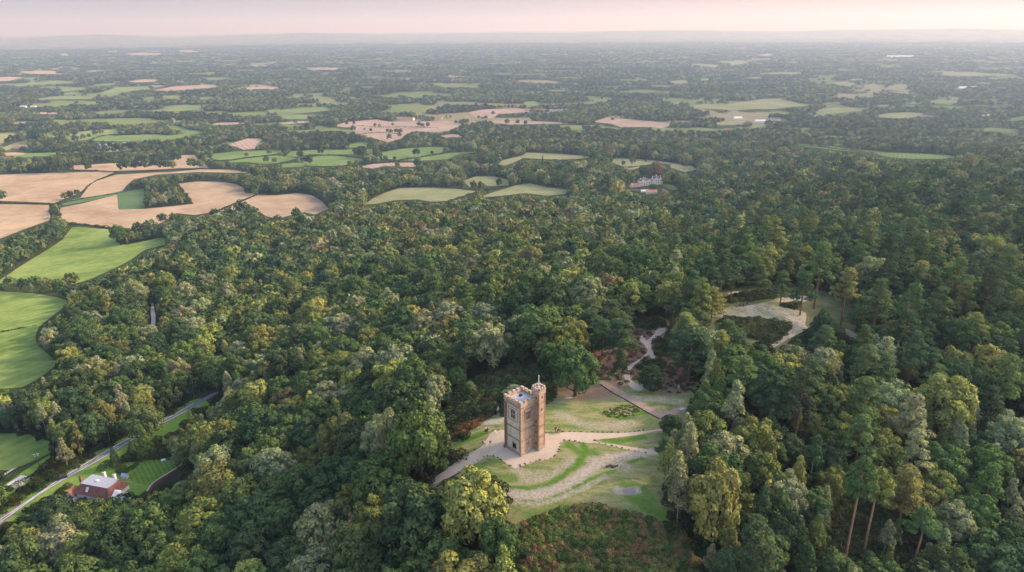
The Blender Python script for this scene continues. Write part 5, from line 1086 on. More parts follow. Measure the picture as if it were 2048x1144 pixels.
def person(px, py, face, top, legs, hair, label, stride=.12, arm=.15, h=2.15, dress=False, bend=0.0):
    p = hit1(px, py); e = tag(empty('person', (p[0],p[1],p[2]+.03), face), label, 'person', 'visitors around the clearing'); k = h/1.74; s = stride
    V = {'pel':(0,0,.95),'sp':(0,-bend*.4,1.2),'ch':(0,-bend,1.4),'nk':(0,-bend*1.2-.01,1.5),'hd':(0,-bend*1.3-.03,1.62),'tp':(0,-bend*1.3-.02,1.71)}
    for sg, nm in ((-1,'l'),(1,'r')):
        V['hip'+nm] = (sg*.1,0,.9); V['kn'+nm] = (sg*.1,-s*sg-.03,.5); V['an'+nm] = (sg*.1,-s*1.6*sg+.02,.08); V['to'+nm] = (sg*.11,-s*1.6*sg-.17,.03)
        V['sh'+nm] = (sg*.18,-bend,1.4); V['el'+nm] = (sg*.24,-bend+.04,1.13); V['wr'+nm] = (sg*.23,-bend-arm,.92); V['ha'+nm] = (sg*.225,-bend-arm-.03,.83); V['th'+nm] = (sg*.19,-bend-arm-.06,.87)
    E = [('pel','sp'),('sp','ch'),('ch','nk'),('nk','hd'),('hd','tp')]+[(a+n,b+n) for n in 'lr' for a,b in (('hip','kn'),('kn','an'),('an','to'),('sh','el'),('el','wr'),('wr','ha'),('wr','th'))]+[('pel','hipl'),('pel','hipr'),('ch','shl'),('ch','shr')]
    Rr = {'pel':.13,'sp':.115,'ch':.13,'nk':.052,'hd':.088,'tp':.062,'hip':.085,'kn':.058,'an':.042,'to':.035,'sh':.058,'el':.042,'wr':.03,'ha':.032,'th':.014}
    def sub_(names, grow):
        nm = [n for n in V if n in names]; ix = {n:i for i,n in enumerate(nm)}
        rr_ = [(Rr[n] if n in Rr else Rr[n[:-1]])*k*grow for n in nm]
        return [tuple(c*k for c in V[n]) for n in nm], [(ix[a],ix[b]) for a,b in E if a in ix and b in ix], rr_
    v, ed, r = sub_(set(V), 1.0); skinned('body', v, ed, r, SKIN, e)
    v, ed, r = sub_({'pel','sp','ch','shl','shr','ell','elr','wrl','wrr'} , 1.16); skinned('shirt', v, ed, r, top, e)
    if dress:
        mb = MB(); n = 12
        ring = lambda R, z: [(R*math.cos(6.283*i/n)*1.0*k, R*math.sin(6.283*i/n)*.85*k, z*k) for i in range(n)]
        rs = [ring(.15,1.12), ring(.2,.9), ring(.27,.6), ring(.31,.38)]; mb.add(sum(rs, []), [(j*n+i, j*n+(i+1)%n, (j+1)*n+(i+1)%n, (j+1)*n+i) for j in range(3) for i in range(n)]); mb.build('skirt', legs, e)
    else:
        v, ed, r = sub_({'pel','hipl','hipr','knl','knr','anl','anr'}, 1.18); skinned('trousers', v, ed, r, legs, e)
    bm = bmesh.new(); bmesh.ops.create_uvsphere(bm, u_segments=12, v_segments=8, radius=.108*k)
    for w in bm.verts:
        if w.co.y < -.03*k and w.co.z < .035*k: w.co.y *= .1
        w.co += Vector(V['hd'])*k+Vector((0,.018*k,.03*k))
    me = bpy.data.meshes.new('hair'); bm.to_mesh(me); bm.free(); me.materials.append(hair); link('hair', me, e)
    return e
BLK, WHT, MAR, NAVY, GREY, BLU, BRN = cloth((.015,.015,.02)), cloth((.72,.70,.68)), cloth((.18,.035,.035)), cloth((.03,.035,.07)), cloth((.25,.24,.24)), cloth((.42,.55,.68)), cloth((.28,.16,.10))
HB, HD, HF = solid('brown_hair', (.06,.035,.02), .7, .2, 8), solid('dark_hair', (.012,.01,.01), .6, .2, 8), solid('fair_hair', (.3,.2,.09), .7, .2, 8)
person(971.5,865.5,.6,WHT,BLK,HF,'person in white top and black skirt behind the gravel edge left of the tower',dress=True)
person(975,866,2.4,BLK,BLK,HD,'person all in black standing close beside a white topped person left of the tower')
person(991,868,1.2,WHT,WHT,HF,'small person in white near the back left corner of the apron',h=1.6)
person(965,891,-1.2,MAR,GREY,HB,'person in maroon top at the start of the lower left path')
person(969.5,892,1.4,WHT,BRN,HB,'person in white top between two maroon topped visitors on the left path')
person(980.5,892.5,.4,MAR,WHT,HD,'person in maroon top with white trousers nearest the tower hatch')
person(1111,864,-.8,BLK,BLK,HD,'person in black with raised stance at the path right of the tower',arm=.3)
person(1116,866,.9,NAVY,BLK,HD,'person in dark navy bending forward on the path right of the tower',bend=.2)
person(1118.5,868,.2,BLK,BRN,HB,'person in black top and brown trousers on the path right of the tower')
person(1357,779,.5,BLU,WHT,HB,'person in light blue on the red needle litter near the picnic table')
person(1479.5,613.5,.5,BLK,NAVY,HD,'person in black at the upper clearing, left of a trio')
person(1486.5,614,-.6,NAVY,BLK,HD,'person in navy at the upper clearing, middle of a trio')
person(1494,610.5,2.0,BLK,BLK,HB,'person in black at the upper clearing, right of a trio')

# ------------------------------------------------------------------ the red roofed house and its garden
TILE = brickmat('red_clay_tile', (.30,.135,.10), (.22,.095,.075), (.14,.07,.058), .28, .22, noise=.4)
TILE2 = TILE
BRICK = brickmat('garden_brick', (.30,.13,.095), (.23,.095,.075), (.30,.22,.19), .24, .09)
RENDER = solid('white_render', (.72,.70,.67), .85, .06, .8, .1)
TIMBER = solid('black_timber', (.02,.018,.016), .8, .2, 3)
LEADP = solid('flat_lead', (.29,.305,.335), .5, .08, .5)
CGL = solid('conservatory_glass', (.45,.56,.66), .12, .1, .6, 0, .6)
HO = plane_at(161.3, 966.6, -55.0); hz = -61.6
house = tag(empty('house', (HO[0],HO[1],hz), math.radians(-15)), 'red tiled house with flat grey roof top beside the country road', 'house')
fx, fy, zt, ze, ov = 13.0, 5.8, 6.6, 3.3, 2.5
mb = MB(); mb.box(-ov+.4, fx+ov-.4, -ov+.4, fy+ov-.4, -2.5, ze+.3); mb.build('wall', RENDER, house)
Q = [(-ov,-ov,ze),(fx+ov,-ov,ze),(fx+ov,fy+ov,ze),(-ov,fy+ov,ze),(0,0,zt),(fx,0,zt),(fx,fy,zt),(0,fy,zt)]
mb = MB(); mb.add(Q, [(3,2,1,0),(0,1,5,4),(1,2,6,5),(2,3,7,6),(3,0,4,7)]); roof = mb.build('roof', TILE, house)
mb = MB(); mb.box(-.12, fx+.12, -.12, fy+.12, zt-.08, zt+.12); ft_ = mb.build('flat_roof', LEADP, roof)
mb = MB(); mb.box(4.6,6.0,2.4,3.3,zt+.12,zt+.5); rl = mb.build('rooflight', WHITEP, ft_); mb = MB(); mb.box(4.7,5.9,2.5,3.2,zt+.5,zt+.54); mb.build('pane', CGL, rl)
def slope_box(x, t, w, l, nm, mat, par, off=.08):
    y0 = -ov*t; z0 = ze+(zt-ze)*(1-t); d = np.array([0, ov, zt-ze]); d = d/np.linalg.norm(d); nrm = np.array([0,-d[2],d[1]]); c = np.array([x,y0,z0])+nrm*off
    a = np.array([w/2,0,0]); b = d*l/2; n = nrm*.07; P_ = [c-a-b-n,c+a-b-n,c+a+b-n,c-a+b-n,c-a-b+n,c+a-b+n,c+a+b+n,c-a+b+n]
    m = MB(); m.add(P_, [(3,2,1,0),(4,5,6,7),(0,1,5,4),(1,2,6,5),(2,3,7,6),(3,0,4,7)]); return m.build(nm, mat, par)
sk = slope_box(3.9, .45, 1.1, 1.8, 'skylight', WHITEP, roof); slope_box(3.9, .45, .85, 1.5, 'pane', CGL, sk, .17)
def chimney(x, y, z0, z1, par, mat=BRICK):
    m = MB(); m.box(x-.5,x+.5,y-.4,y+.4,z0,z1); m.box(x-.58,x+.58,y-.48,y+.48,z1,z1+.18); c_ = m.build('chimney', mat, par)
    m = MB(); m.tube([(x-.2,y,z1+.18),(x-.2,y,z1+.7)],[.15,.13],7); m.tube([(x+.22,y,z1+.18),(x+.22,y,z1+.7)],[.15,.13],7); m.build('chimney_pot', TILE, c_)
chimney(-2.4, 2.4, 3.5, 7.4, roof); chimney(4.2, fy+1.7, 3.8, 7.3, roof, RENDER); chimney(9.2, fy+1.7, 3.8, 7.2, roof, RENDER)
# timbered front gable at the left, small tiled saddle roof
g_ = tag(empty('gable_wing', (0,0,0)), 'black and white timbered gable wing'); g_.parent = house
mb = MB(); mb.add([(-5.2,-3.8,-2.5),(-1.2,-3.8,-2.5),(-1.2,0,-2.5),(-5.2,0,-2.5),(-5.2,-3.8,2.6),(-1.2,-3.8,2.6),(-1.2,0,2.6),(-5.2,0,2.6),(-3.2,-3.8,4.9),(-3.2,0,4.9)], [(0,1,5,8,4),(3,7,9,6,2)[::1],(0,4,7,3),(1,2,6,5)]); mb.build('wall', RENDER, g_)
mb = MB(); mb.add([(-5.6,-4.2,2.3),(-3.2,-4.2,5.15),(-3.2,.4,5.15),(-5.6,.4,2.3),(-.8,-4.2,2.3),(-.8,.4,2.3)], [(0,1,2,3),(1,4,5,2)]); mb.build('roof', TILE, g_)
mb = MB(); mb.tube([(-5.55,-4.1,2.3),(-3.2,-4.1,5.05)],[.2,.2],4); mb.tube([(-.85,-4.1,2.3),(-3.2,-4.1,5.05)],[.2,.2],4)
for x in (-4.6,-3.9,-2.5,-1.8): mb.box(x-.09,x+.09,-3.9,-3.79,.4,2.9)
mb.box(-5.2,-1.2,-3.92,-3.78,2.2,2.4); mb.build('timber_frame', TIMBER, g_)
mb = MB(); mb.box(-3.75,-2.65,-3.88,-3.79,.8,2.0); mb.build('window', GLASS, g_)
for x in (3.2, 6.5, 10.2):
    mb = MB(); mb.box(x-.75,x+.75,-ov+.32,-ov+.41,1.2,2.5); w_ = mb.build('window', WHITEP, house); mb = MB(); mb.box(x-.62,x+.62,-ov+.29,-ov+.33,1.32,2.38); mb.build('pane', GLASS, w_)
# white gabled link and the conservatory
mb = MB(); mb.add([(fx+ov-.1,-1.6,-2.5),(fx+ov+3.0,-1.6,-2.5),(fx+ov+3.0,3.6,-2.5),(fx+ov-.1,3.6,-2.5),(fx+ov-.1,-1.6,2.6),(fx+ov+3.0,-1.6,2.2),(fx+ov+3.0,3.6,2.2),(fx+ov-.1,3.6,2.6),(fx+ov-.1,1.0,4.7),(fx+ov+2.4,1.0,3.6)], [(0,1,5,9,8,4),(3,7,8,9,6,2),(1,2,6,9,5)]); gl_ = mb.build('gable_link', RENDER, house); gl_.location = (0, 0, 1.0)
cx0, cx1, cy0, cy1 = fx+ov+2.2, fx+ov+8.2, -4.4, -.2
con = tag(empty('conservatory', (0,0,0)), 'white framed conservatory with pale blue glass roof'); con.parent = house; con.location = (0, 0, 1.6)
mb = MB(); mb.box(cx0,cx1,cy0,cy1,-2.5,.4); mb.build('wall', RENDER, con)
mb = MB(); mb.box(cx0+.12,cx1-.12,cy0+.12,cy1-.12,.4,2.3); mb.build('glazing', CGL, con)
mb = MB()
for k in range(7): x = cx0+(cx1-cx0)*k/6; mb.box(x-.07,x+.07,cy0,cy0+.11,.4,2.3)
for k in range(4): y = cy0+(cy1-cy0)*k/3; mb.box(cx0,cx0+.11,y-.06,y+.06,.4,2.3); mb.box(cx1-.11,cx1,y-.06,y+.06,.4,2.3)
mb.box(cx0-.15,cx1+.15,cy0-.15,cy0+.25,2.3,2.62); mb.box(cx0-.15,cx1+.15,cy1-.25,cy1+.15,2.3,2.62); mb.box(cx0-.15,cx0+.25,cy0+.25,cy1-.25,2.3,2.62); mb.box(cx1-.25,cx1+.15,cy0+.25,cy1-.25,2.3,2.62)
for k in range(1,6): x = cx0+(cx1-cx0)*k/6; mb.box(x-.05,x+.05,cy0+.25,cy1-.25,2.5,2.6)
mb.build('frame', WHITEP, con); mb = MB(); mb.box(cx0+.2,cx1-.2,cy0+.2,cy1-.2,2.36,2.5); mb.build('glass_roof', CGL, con)
# brick garden wall, clipped hedge, garden furniture
def strip_wall(pts, th, h, mat, name, cap=None, seg=2.0, z0=-.5):
    ln = wl(pts, 2); fine = []
    for a, b in zip(ln[:-1], ln[1:]):
        k = max(1, int(np.hypot(*(b-a))/seg)); fine += [a+(b-a)*j/k for j in range(k)]
    fine.append(ln[-1]); fine = np.array(fine); t = np.gradient(fine, axis=0); t /= np.linalg.norm(t,axis=1)[:,None]+1e-9; n_ = np.stack([-t[:,1],t[:,0]],-1)*th/2; z = ground(fine[:,0],fine[:,1]); mb = MB(); cp = MB()
    for m_, a, lo, hi in ((mb,1,z0,h),(cp,1.35,h,h+.12)):
        for i in range(len(fine)-1):
            q_ = [fine[i]-n_[i]*a, fine[i]+n_[i]*a, fine[i+1]+n_[i+1]*a, fine[i+1]-n_[i+1]*a]; zz = (z[i],z[i],z[i+1],z[i+1])
            m_.add([(*p_,zz[j]+lo) for j,p_ in enumerate(q_)]+[(*p_,zz[j]+hi) for j,p_ in enumerate(q_)], [(4,5,6,7),(1,0,4,5),(3,2,6,7)][0:1]+[(0,4,7,3),(1,2,6,5),(0,1,5,4),(2,3,7,6)])
    if cap is None: return mb.build(name, mat)
    e = empty(name, (0,0,0)); mb.build('brickwork', mat, e); cp.build('coping', cap, e); return e
w_ = strip_wall(ZK((1275,625),(1345,520),(1520,405),(1700,290),(1845,185)), .4, 2.3, BRICK, 'garden_wall', PALE); tag(w_, 'long red brick garden wall with pale coping beside the lawn', 'wall')
def hedge(name, pts, w, h, label, tints=((.03,.05,.018),(.045,.065,.022)), grp=None, leaf=.9, dens=1.0, smooth=4):
    """one leafy strip of sprays following the ground"""
    ln = wl(pts, smooth); d = np.r_[0, np.cumsum(np.hypot(*np.diff(ln,axis=0).T))]; Ln = d[-1]; D = np.median(np.hypot(*ln.T)); leaf = max(leaf, D*.0016)
    n = int(min(9000, Ln*(w+2*h)*1.9/(leaf*leaf)*dens)); t = rng.uniform(0, Ln, n); x = np.interp(t,d,ln[:,0]); y = np.interp(t,d,ln[:,1])
    th = rng.uniform(-.1, math.pi+.1, n); lump = .75+.25*np.sin(t*1.1/max(w,1))+.25*np.sin(t*.37/max(w,1)+1); tt = np.gradient(ln,axis=0); tx = np.interp(t,d,tt[:,0]); ty = np.interp(t,d,tt[:,1]); tl = np.hypot(tx,ty)+1e-9; nx, ny = -ty/tl, tx/tl
    off = np.cos(th)*w/2*rng.uniform(.8,1.1,n)*lump; zz = np.abs(np.sin(th))*h*rng.uniform(.8,1.05,n)*lump
    p = np.stack([x+nx*off, y+ny*off, ground(x,y)+zz],-1); nr_ = unit(np.stack([nx*np.cos(th),ny*np.cos(th),np.sin(th)+.15],-1)+.5*rng.normal(size=(n,3)))
    a = unit(np.cross(nr_, rng.normal(size=(n,3)))); b = np.cross(nr_, a); s = leaf*rng.uniform(.6,1.2,(n,1)); v = np.stack([p-a*s*.5,p-b*s*.45,p+a*s*.5,p+b*s*.45],1).reshape(-1,3); c0 = np.array([ln[0,0],ln[0,1],float(ground(*ln[0]))])
    o = link(name, mesh_np(name, v-c0, np.arange(4*n).reshape(n,4), LEAF, {'leafvar': np.repeat(rng.uniform(0,.9,n),4)})); o.location = c0; o['tint'] = [float(q_) for q_ in tints[int(rng.integers(len(tints)))]]
    return tag(o, label, 'hedge', grp)
hedge('hedge', ZK((590,300),(680,235),(785,165)), 2.2, 2.4, 'dark clipped hedge between the road verge and the garden', leaf=.4)
hedge('hedge', ZJ((60,850),(190,770),(330,690),(430,630)), 2.5, 1.7, 'rough roadside hedge left of the road', leaf=.5)
hedge('hedge', ZK((960,330),(900,270),(980,300),(1130,190)), 3.5, 2.0, 'dark shrubs bordering the left edge of the lawn', leaf=.5)
hedge('hedge', ZK((1130,170),(1290,112),(1500,120)), 3.0, 2.4, 'dark shrub border behind the lawn', leaf=.5)
HEDGES = [(ZA((-10,288),(100,291),(270,291)),3,2.2,'low hedge between the two left stubble fields'),(ZA((275,300),(300,288),(330,291),(460,262),(640,236)),4,2.2,'hedge bounding the thin green strip in the stubble'),
 (ZA((440,235),(465,205),(500,178),(560,150),(622,128)),4,1.6,'hedged ditch running up between stubble fields'),(ZA((375,402),(480,407),(600,424),(735,437)),4,3.2,'dark hedge between stubble and bright green field'),
 (ZA((-10,988),(80,970),(195,946)),2,1.2,'low fence hedge across the lower bright green field'),(ZA((1160,334),(1250,296),(1390,240)),5,1.8,'hedge line dividing the right stubble fields'),(ZA((275,300),(270,340),(300,375)),3,2.0,'short hedge along the farm track bend'),
 (ZA((360,110),(480,112),(640,120)),4,2.2,'hedge along the back of the stubble by the lane'),
 (ZB((90,416),(180,413),(290,400),(400,386),(560,372)),4,2.4,'hedge between the two left green fields'),(ZB((415,388),(480,380),(545,374)),4,2.2,'short hedge below the left green field'),(ZB((545,434),(640,424),(690,412),(780,378)),4,2.6,'hedge crossing the middle green fields'),
 (ZB((740,378),(880,377),(1020,388),(1140,410)),4,2.6,'hedge above the middle bright green field'),(ZB((1230,410),(1360,412),(1500,392),(1600,374),(1720,352)),4,2.8,'hedge between the two right green fields'),(ZB((780,460),(900,455),(1000,452),(1140,438),(1300,424),(1420,418)),4,2.6,'long hedge below the green fields'),
 (ZB((1695,700),(1780,665),(1900,632),(2060,598)),5,2.8,'hedge between the two pale dry pastures'),(ZB((560,350),(580,375),(570,390)),4,3,'short cross hedge in the green fields'),
 (ZC((1040,452),(1150,455),(1300,460)),4,2.5,'hedge along the pale pasture above the mansion'),(ZC((1640,502),(1740,488),(1860,482)),4,2.2,'hedge behind the mansion trees'),
 (ZD((860,445),(1000,400),(1170,385),(1480,378)),5,2.5,'hedge through the farm meadows'),(ZD((500,565),(760,545),(1060,530),(1280,512)),5,3,'hedge in front of the farm buildings'),
 (ZC((40,275),(110,262),(240,270),(420,268),(560,275)),4,2.2,'hedge crossing the faded stubble fields'),(ZC((110,312),(220,300),(350,308)),4,2.2,'short hedge in the faded stubble fields'),(ZE((700,578),(860,592),(1010,608),(1180,626)),5,3,'hedge along the long green field on the right')]
for pts, w_, h_, lab in HEDGES: hedge('hedge', pts, w_, h_, lab, grp='field hedges')
for px, py, lab, f in ((ZK((1480,150))[0][0], ZK((1480,150))[0][1], 'white garden seat at the back of the lawn', .3),):
    e = tag(empty('garden_bench', hit1(px,py), f), lab, 'bench'); mb = MB(); mb.box(-.9,.9,-.3,.3,.4,.48); mb.build('seat', WHITEP, e); mb = MB(); mb.box(-.9,.9,.26,.33,.48,1.0); mb.build('backrest', WHITEP, e)
    for sx in (-.8,.8): mb = MB(); mb.box(sx-.06,sx+.06,-.28,.28,0,.4); mb.build('leg', WHITEP, e)
e = tag(empty('garden_shed', hit1(251,957), -.2), 'small shed with blue grey roof at the corner of the lawn', 'shed'); mb = MB(); mb.add([(-1.1,-.9,-.3),(1.1,-.9,-.3),(1.1,.9,-.3),(-1.1,.9,-.3),(-1.1,-.9,1.8),(1.1,-.9,1.8),(1.1,.9,1.8),(-1.1,.9,1.8),(-1.1,0,2.5),(1.1,0,2.5)], [(0,1,5,4),(1,2,6,9,5),(2,3,7,6),(3,0,4,8,7)]); mb.build('wall', GREYW, e)
mb = MB(); mb.add([(-1.3,-1.1,1.7),(1.3,-1.1,1.7),(1.3,0,2.6),(-1.3,0,2.6),(1.3,1.1,1.7),(-1.3,1.1,1.7)], [(0,1,2,3),(3,2,4,5)]); mb.build('roof', solid('blue_felt', (.2,.33,.5), .7), e)
# utility post by the field, dead pale trees
e = tag(empty('utility_pole', hit1(*ZJ((305,675))[0]), .3), 'dark wooden utility pole with pale crossarm beside the lower green field', 'pole'); mb = MB(); mb.tube([(0,0,-.3),(0,0,4),(0,0,8)], [.17,.15,.12], 7); mb.build('post', LOG, e)
mb = MB(); mb.box(-1.1,1.1,-.09,.09,7.3,7.5); mb.box(-.8,.8,-.09,.09,6.5,6.65); a_ = mb.build('crossarm', GREYW, e)
for sx in (-1,-.5,.5,1): mb = MB(); mb.tube([(sx,0,7.5),(sx,0,7.75)],[.1,.06],6); mb.build('insulator', WHITEP, a_)
def dead_tree(px, py, h, label, seed):
    r = random.Random(seed); mb = MB(); p = hit1(px, py)
    def br(p0, d, l, rad, n):
        p1 = p0+d*l*.5+Vector((r.uniform(-.1,.1),r.uniform(-.1,.1),.05))*l; p2 = p0+d*l; mb.tube([p0,p1,p2],[rad,rad*.75,rad*.45],5)
        if n:
            for k in range(3): br(p1 if k == 0 else p2, (d+Vector((r.uniform(-.8,.8),r.uniform(-.8,.8),r.uniform(-.1,.5)))).normalized(), l*r.uniform(.5,.75), rad*.5, n-1)
    br(Vector((0,0,-.3)), Vector((0,0,1)), h*.5, .24, 3); e = tag(empty('dead_tree', p), label, 'tree'); mb.build('branches', PALEBARK, e)
dead_tree(1795, 752, 13, 'bare pale dead tree in the wood at the right', 3); dead_tree(872, 828, 12, 'grey leafless tree at the scrub edge left of the tower', 5); dead_tree(1500, 800, 10, 'grey bare branched tree inside the right wood', 8)
# ------------------------------------------------------------------ other buildings
SLATE = brickmat('grey_slate', (.20,.21,.24), (.15,.16,.19), (.10,.10,.11), .35, .3); WARM = solid('warm_roof', (.36,.17,.12), .9, .25, .6); PINKW = solid('pink_stone', (.93,.74,.60), .9, .15, .4, .1)
SHEET = solid('pale_sheet_roof', (.5,.52,.56), .5, .1, .3); CREAMW = solid('cream_wall', (.66,.58,.50), .9, .1, .3)
def cottage(px, py, w, l, h, rot, wm, rm, label, ridge=.5, chim=True, wins=True, name='house', grp=None, z=None):
    p = hit1(px, py); e = tag(empty(name, (p[0],p[1],p[2]-.2), rot), label, 'house' if name == 'house' else name.replace('_',' '), grp); r_ = h+ridge*w
    mb = MB(); mb.add([(-l/2,-w/2,-1),(l/2,-w/2,-1),(l/2,w/2,-1),(-l/2,w/2,-1),(-l/2,-w/2,h),(l/2,-w/2,h),(l/2,w/2,h),(-l/2,w/2,h),(-l/2,0,r_),(l/2,0,r_)], [(0,1,5,4),(1,2,6,9,5),(2,3,7,6),(3,0,4,8,7)]); mb.build('wall', wm, e)
    o_ = .4; mb = MB(); mb.add([(-l/2-o_,-w/2-o_,h-.25),(l/2+o_,-w/2-o_,h-.25),(l/2+o_,0,r_+.12),(-l/2-o_,0,r_+.12),(l/2+o_,w/2+o_,h-.25),(-l/2-o_,w/2+o_,h-.25)], [(0,1,2,3),(3,2,4,5)]); ro = mb.build('roof', rm, e)
    if chim: mb = MB(); mb.box(l*.25,l*.25+1.1,-.5,.5,r_-1,r_+1.5); mb.build('chimney', BRICK, ro)
    if wins:
        for k in range(max(2,int(l/4))):
            x = -l/2+(k+.5)*l/max(2,int(l/4)); mb = MB(); mb.box(x-.6,x+.6,-w/2-.05,-w/2+.02,h*.35,h*.75); mb.build('window', GLASS, e)
    return e
# the pale mansion among trees
mp_ = hit1(1296, 371); man = tag(empty('mansion', (mp_[0],mp_[1],mp_[2]-.5), .25), 'pale pink mansion with many gables among trees', 'mansion')
def block(x0,x1,y0,y1,h,gx=True,rise=4.0,rm=SLATE,wm=PINKW,gables=0):
    mb = MB(); mb.box(x0,x1,y0,y1,-2,h); w_ = mb.build('wall', wm, man); cx_,cy_ = (x0+x1)/2,(y0+y1)/2; mb = MB()
    if gx: mb.add([(x0-.3,y0-.3,h),(x1+.3,y0-.3,h),(x1+.3,y1+.3,h),(x0-.3,y1+.3,h),(x0+(y1-y0)*.3,cy_,h+rise),(x1-(y1-y0)*.3,cy_,h+rise)], [(0,1,5,4),(1,2,5),(2,3,4,5),(3,0,4)])
    else: mb.add([(x0-.3,y0-.3,h),(x1+.3,y0-.3,h),(x1+.3,y1+.3,h),(x0-.3,y1+.3,h),(cx_,y0+1.5,h+rise),(cx_,y1-1.5,h+rise)], [(0,1,4),(1,2,5,4),(2,3,5),(3,0,4,5)])
    r_ = mb.build('roof', rm, man)
    for k in range(gables):
        gxm = x0+(k+.5)*(x1-x0)/gables; gw = (x1-x0)/gables*.34
        mb = MB(); mb.add([(gxm-gw,y0-.25,h-.4),(gxm+gw,y0-.25,h-.4),(gxm,y0-.25,h+3.6)], [(0,1,2)]); g2 = mb.build('gable', wm, man); mb = MB(); mb.add([(gxm-gw-.3,y0-.5,h-.6),(gxm,y0-.5,h+3.9),(gxm,cy_,h+3.9),(gxm-gw-.3,cy_,h-.6),(gxm+gw+.3,y0-.5,h-.6),(gxm+gw+.3,cy_,h-.6)], [(0,1,2,3),(1,4,5,2)]); mb.build('gable_roof', rm, g2)
    for k in range(int((x1-x0)/3.2)):
        for f in range(max(1,int(h/3.6))):
            x = x0+1.6+k*3.2; mb = MB(); mb.box(x-.55,x+.55,y0-.06,y0+.02,1.2+f*3.5,3.0+f*3.5); mb.build('window', GLASS, man)
    return r_
r1 = block(8,24,-5,7,12,rise=3.5,gables=2); r2 = block(-6,8,-2,8,8.5,rise=3.5,gables=1); r3 = block(-16,-6,-3,7,9.5,rise=4,gables=1,rm=SLATE); r4 = block(-34,-16,-4,3,3.6,rise=2.6,rm=WARM); 
for x,y,z,par in ((9,3,14,r1),(16,4,15,r1),(22.5,2,14,r1),(-4,5,11,r2),(-8,3,12.5,r3),(-14,1,12,r3)): chimney(x,y,z-2,z+1.8,par,PINKW)
cottage(1303, 387, 7, 16, 3.2, .2, PINKW, WARM, 'red roofed outbuilding below the pale mansion', .45)
cottage(1289, 385, 6, 12, 3.0, .1, CREAMW, SHEET, 'low white roofed outbuilding below the pale mansion', .3, False)
wq = strip_wall(Z(1180,310,8.533,[(380,590),(560,610),(760,620),(900,640)]), .5, 2.6, PALE, 'garden_wall', PALE); tag(wq, 'pale terrace wall in front of the mansion', 'wall')
# farm with red and grey roofs on the left
FB = [((700,520),10,22,4,.1,BRICK,WARM,'red roofed farmhouse at the left end of the big farm'),((770,515),9,18,4,.5,CREAMW,WARM,'steep red roofed barn second along the big farm'),((850,505),10,26,4,.1,BRICK,WARM,'long brown roofed barn in the middle of the big farm'),((930,515),9,20,3.5,.2,CREAMW,WARM,'small red roofed barn beside the pale sheds'),
      ((990,520),14,30,5,.15,RENDER,SHEET,'large white walled shed in the big farm'),((1040,512),12,26,5,.1,RENDER,SHEET,'second white shed of the big farm'),((1110,505),14,30,4.5,.1,GREYW,SHEET,'dark grey open shed of the big farm'),((1200,500),14,34,4.5,.05,CREAMW,SHEET,'pale low barn at the right end of the big farm'),
      ((190,520),9,26,3.6,.1,RENDER,WARM,'red roofed house at the far left meadow'),((235,520),9,18,3.4,.1,CREAMW,WARM,'small red house beside the far left farmhouse')]
for (a,b),w_,l_,h_,ro,wm,rm,lab in FB: q_ = ZD((a,b))[0]; cottage(*q_, w_,l_,h_,ro,wm,rm,lab,.42,False,name='barn' if 'barn' in lab or 'shed' in lab else 'house')
OT = [(ZD((190,150))[0],12,30,5,'pale farmhouse group in the trees at far left, lower'),(ZD((230,125))[0],12,24,5,'pale farmhouse group in the trees at far left, upper'),(ZD((330,125))[0],12,22,5,'pale house right of the far left farm group'),
 (ZC((1560,355))[0],12,40,4,'long pale building in the woods left of a pair above the mansion field'),(ZC((1640,350))[0],10,30,4,'small white building in the clearing above the mansion'),(ZC((1780,335))[0],16,60,5,'grey roofed long house in the trees above the mansion'),(ZC((1870,340))[0],12,30,4,'brownish house right of the long grey one'),
 (ZC((490,228))[0],10,40,4,'long red roofed barn behind the faded stubble'),(ZC((560,222))[0],10,26,4,'short red roofed barn behind the faded stubble'),(ZC((350,228))[0],18,90,5,'wide pale glasshouse left of the red barns'),(ZC((1130,182))[0],18,110,6,'wide white roofed shed in the far brown field'),(ZC((1240,185))[0],18,70,6,'blue grey roofed shed beside the wide white one'),
 (ZE((390,430))[0],12,30,5,'white house in the village trees, leftmost'),(ZE((520,448))[0],12,36,5,'white house in the village green'),(ZE((610,436))[0],12,30,5,'blue roofed house in the village'),(ZE((860,425))[0],12,30,6,'white gabled house right of the village'),(ZE((340,500))[0],10,24,5,'red roofed cottage below the village'),(ZE((655,556))[0],10,24,4,'cottage at the left end of the long green field'),
 (ZE((1140,450))[0],14,44,5,'white farm buildings in trees, left of pair'),(ZE((1180,455))[0],12,34,5,'grey farm buildings in trees, right of pair'),(ZE((1500,414))[0],14,50,5,'long grey barn near the right pale field'),(ZE((1810,422))[0],16,60,5,'white barn near the right edge'),(ZE((1300,300))[0],18,60,6,'pink roofed farm far on the right'),(ZE((1720,256))[0],20,90,7,'pale long shed far on the right'),(ZE((1330,74))[0],40,240,10,'bright white building in the far haze'),(ZE((1630,425))[0],12,30,5,'tiny reddish house in the right plain'),
 ((236,641),8,14,4,'grey roofed shed hidden in the left wood')]
for i, (q_,w_,l_,h_,lab) in enumerate(OT):
    rm = WARM if ('red' in lab or 'brown' in lab or 'pink' in lab) else (SLATE if 'grey' in lab or 'blue' in lab else SHEET)
    cottage(*q_, w_, l_, h_, random.uniform(-.3,.3), RENDER if 'white' in lab else CREAMW, rm, lab, .35, False, w_ < 15, name='barn' if ('barn' in lab or 'shed' in lab or 'glasshouse' in lab) else 'house')
for (px, py), c_, lab in ((ZJ((470,752))[0], (.02,.02,.025), 'small dark cyclist shape'),): pass
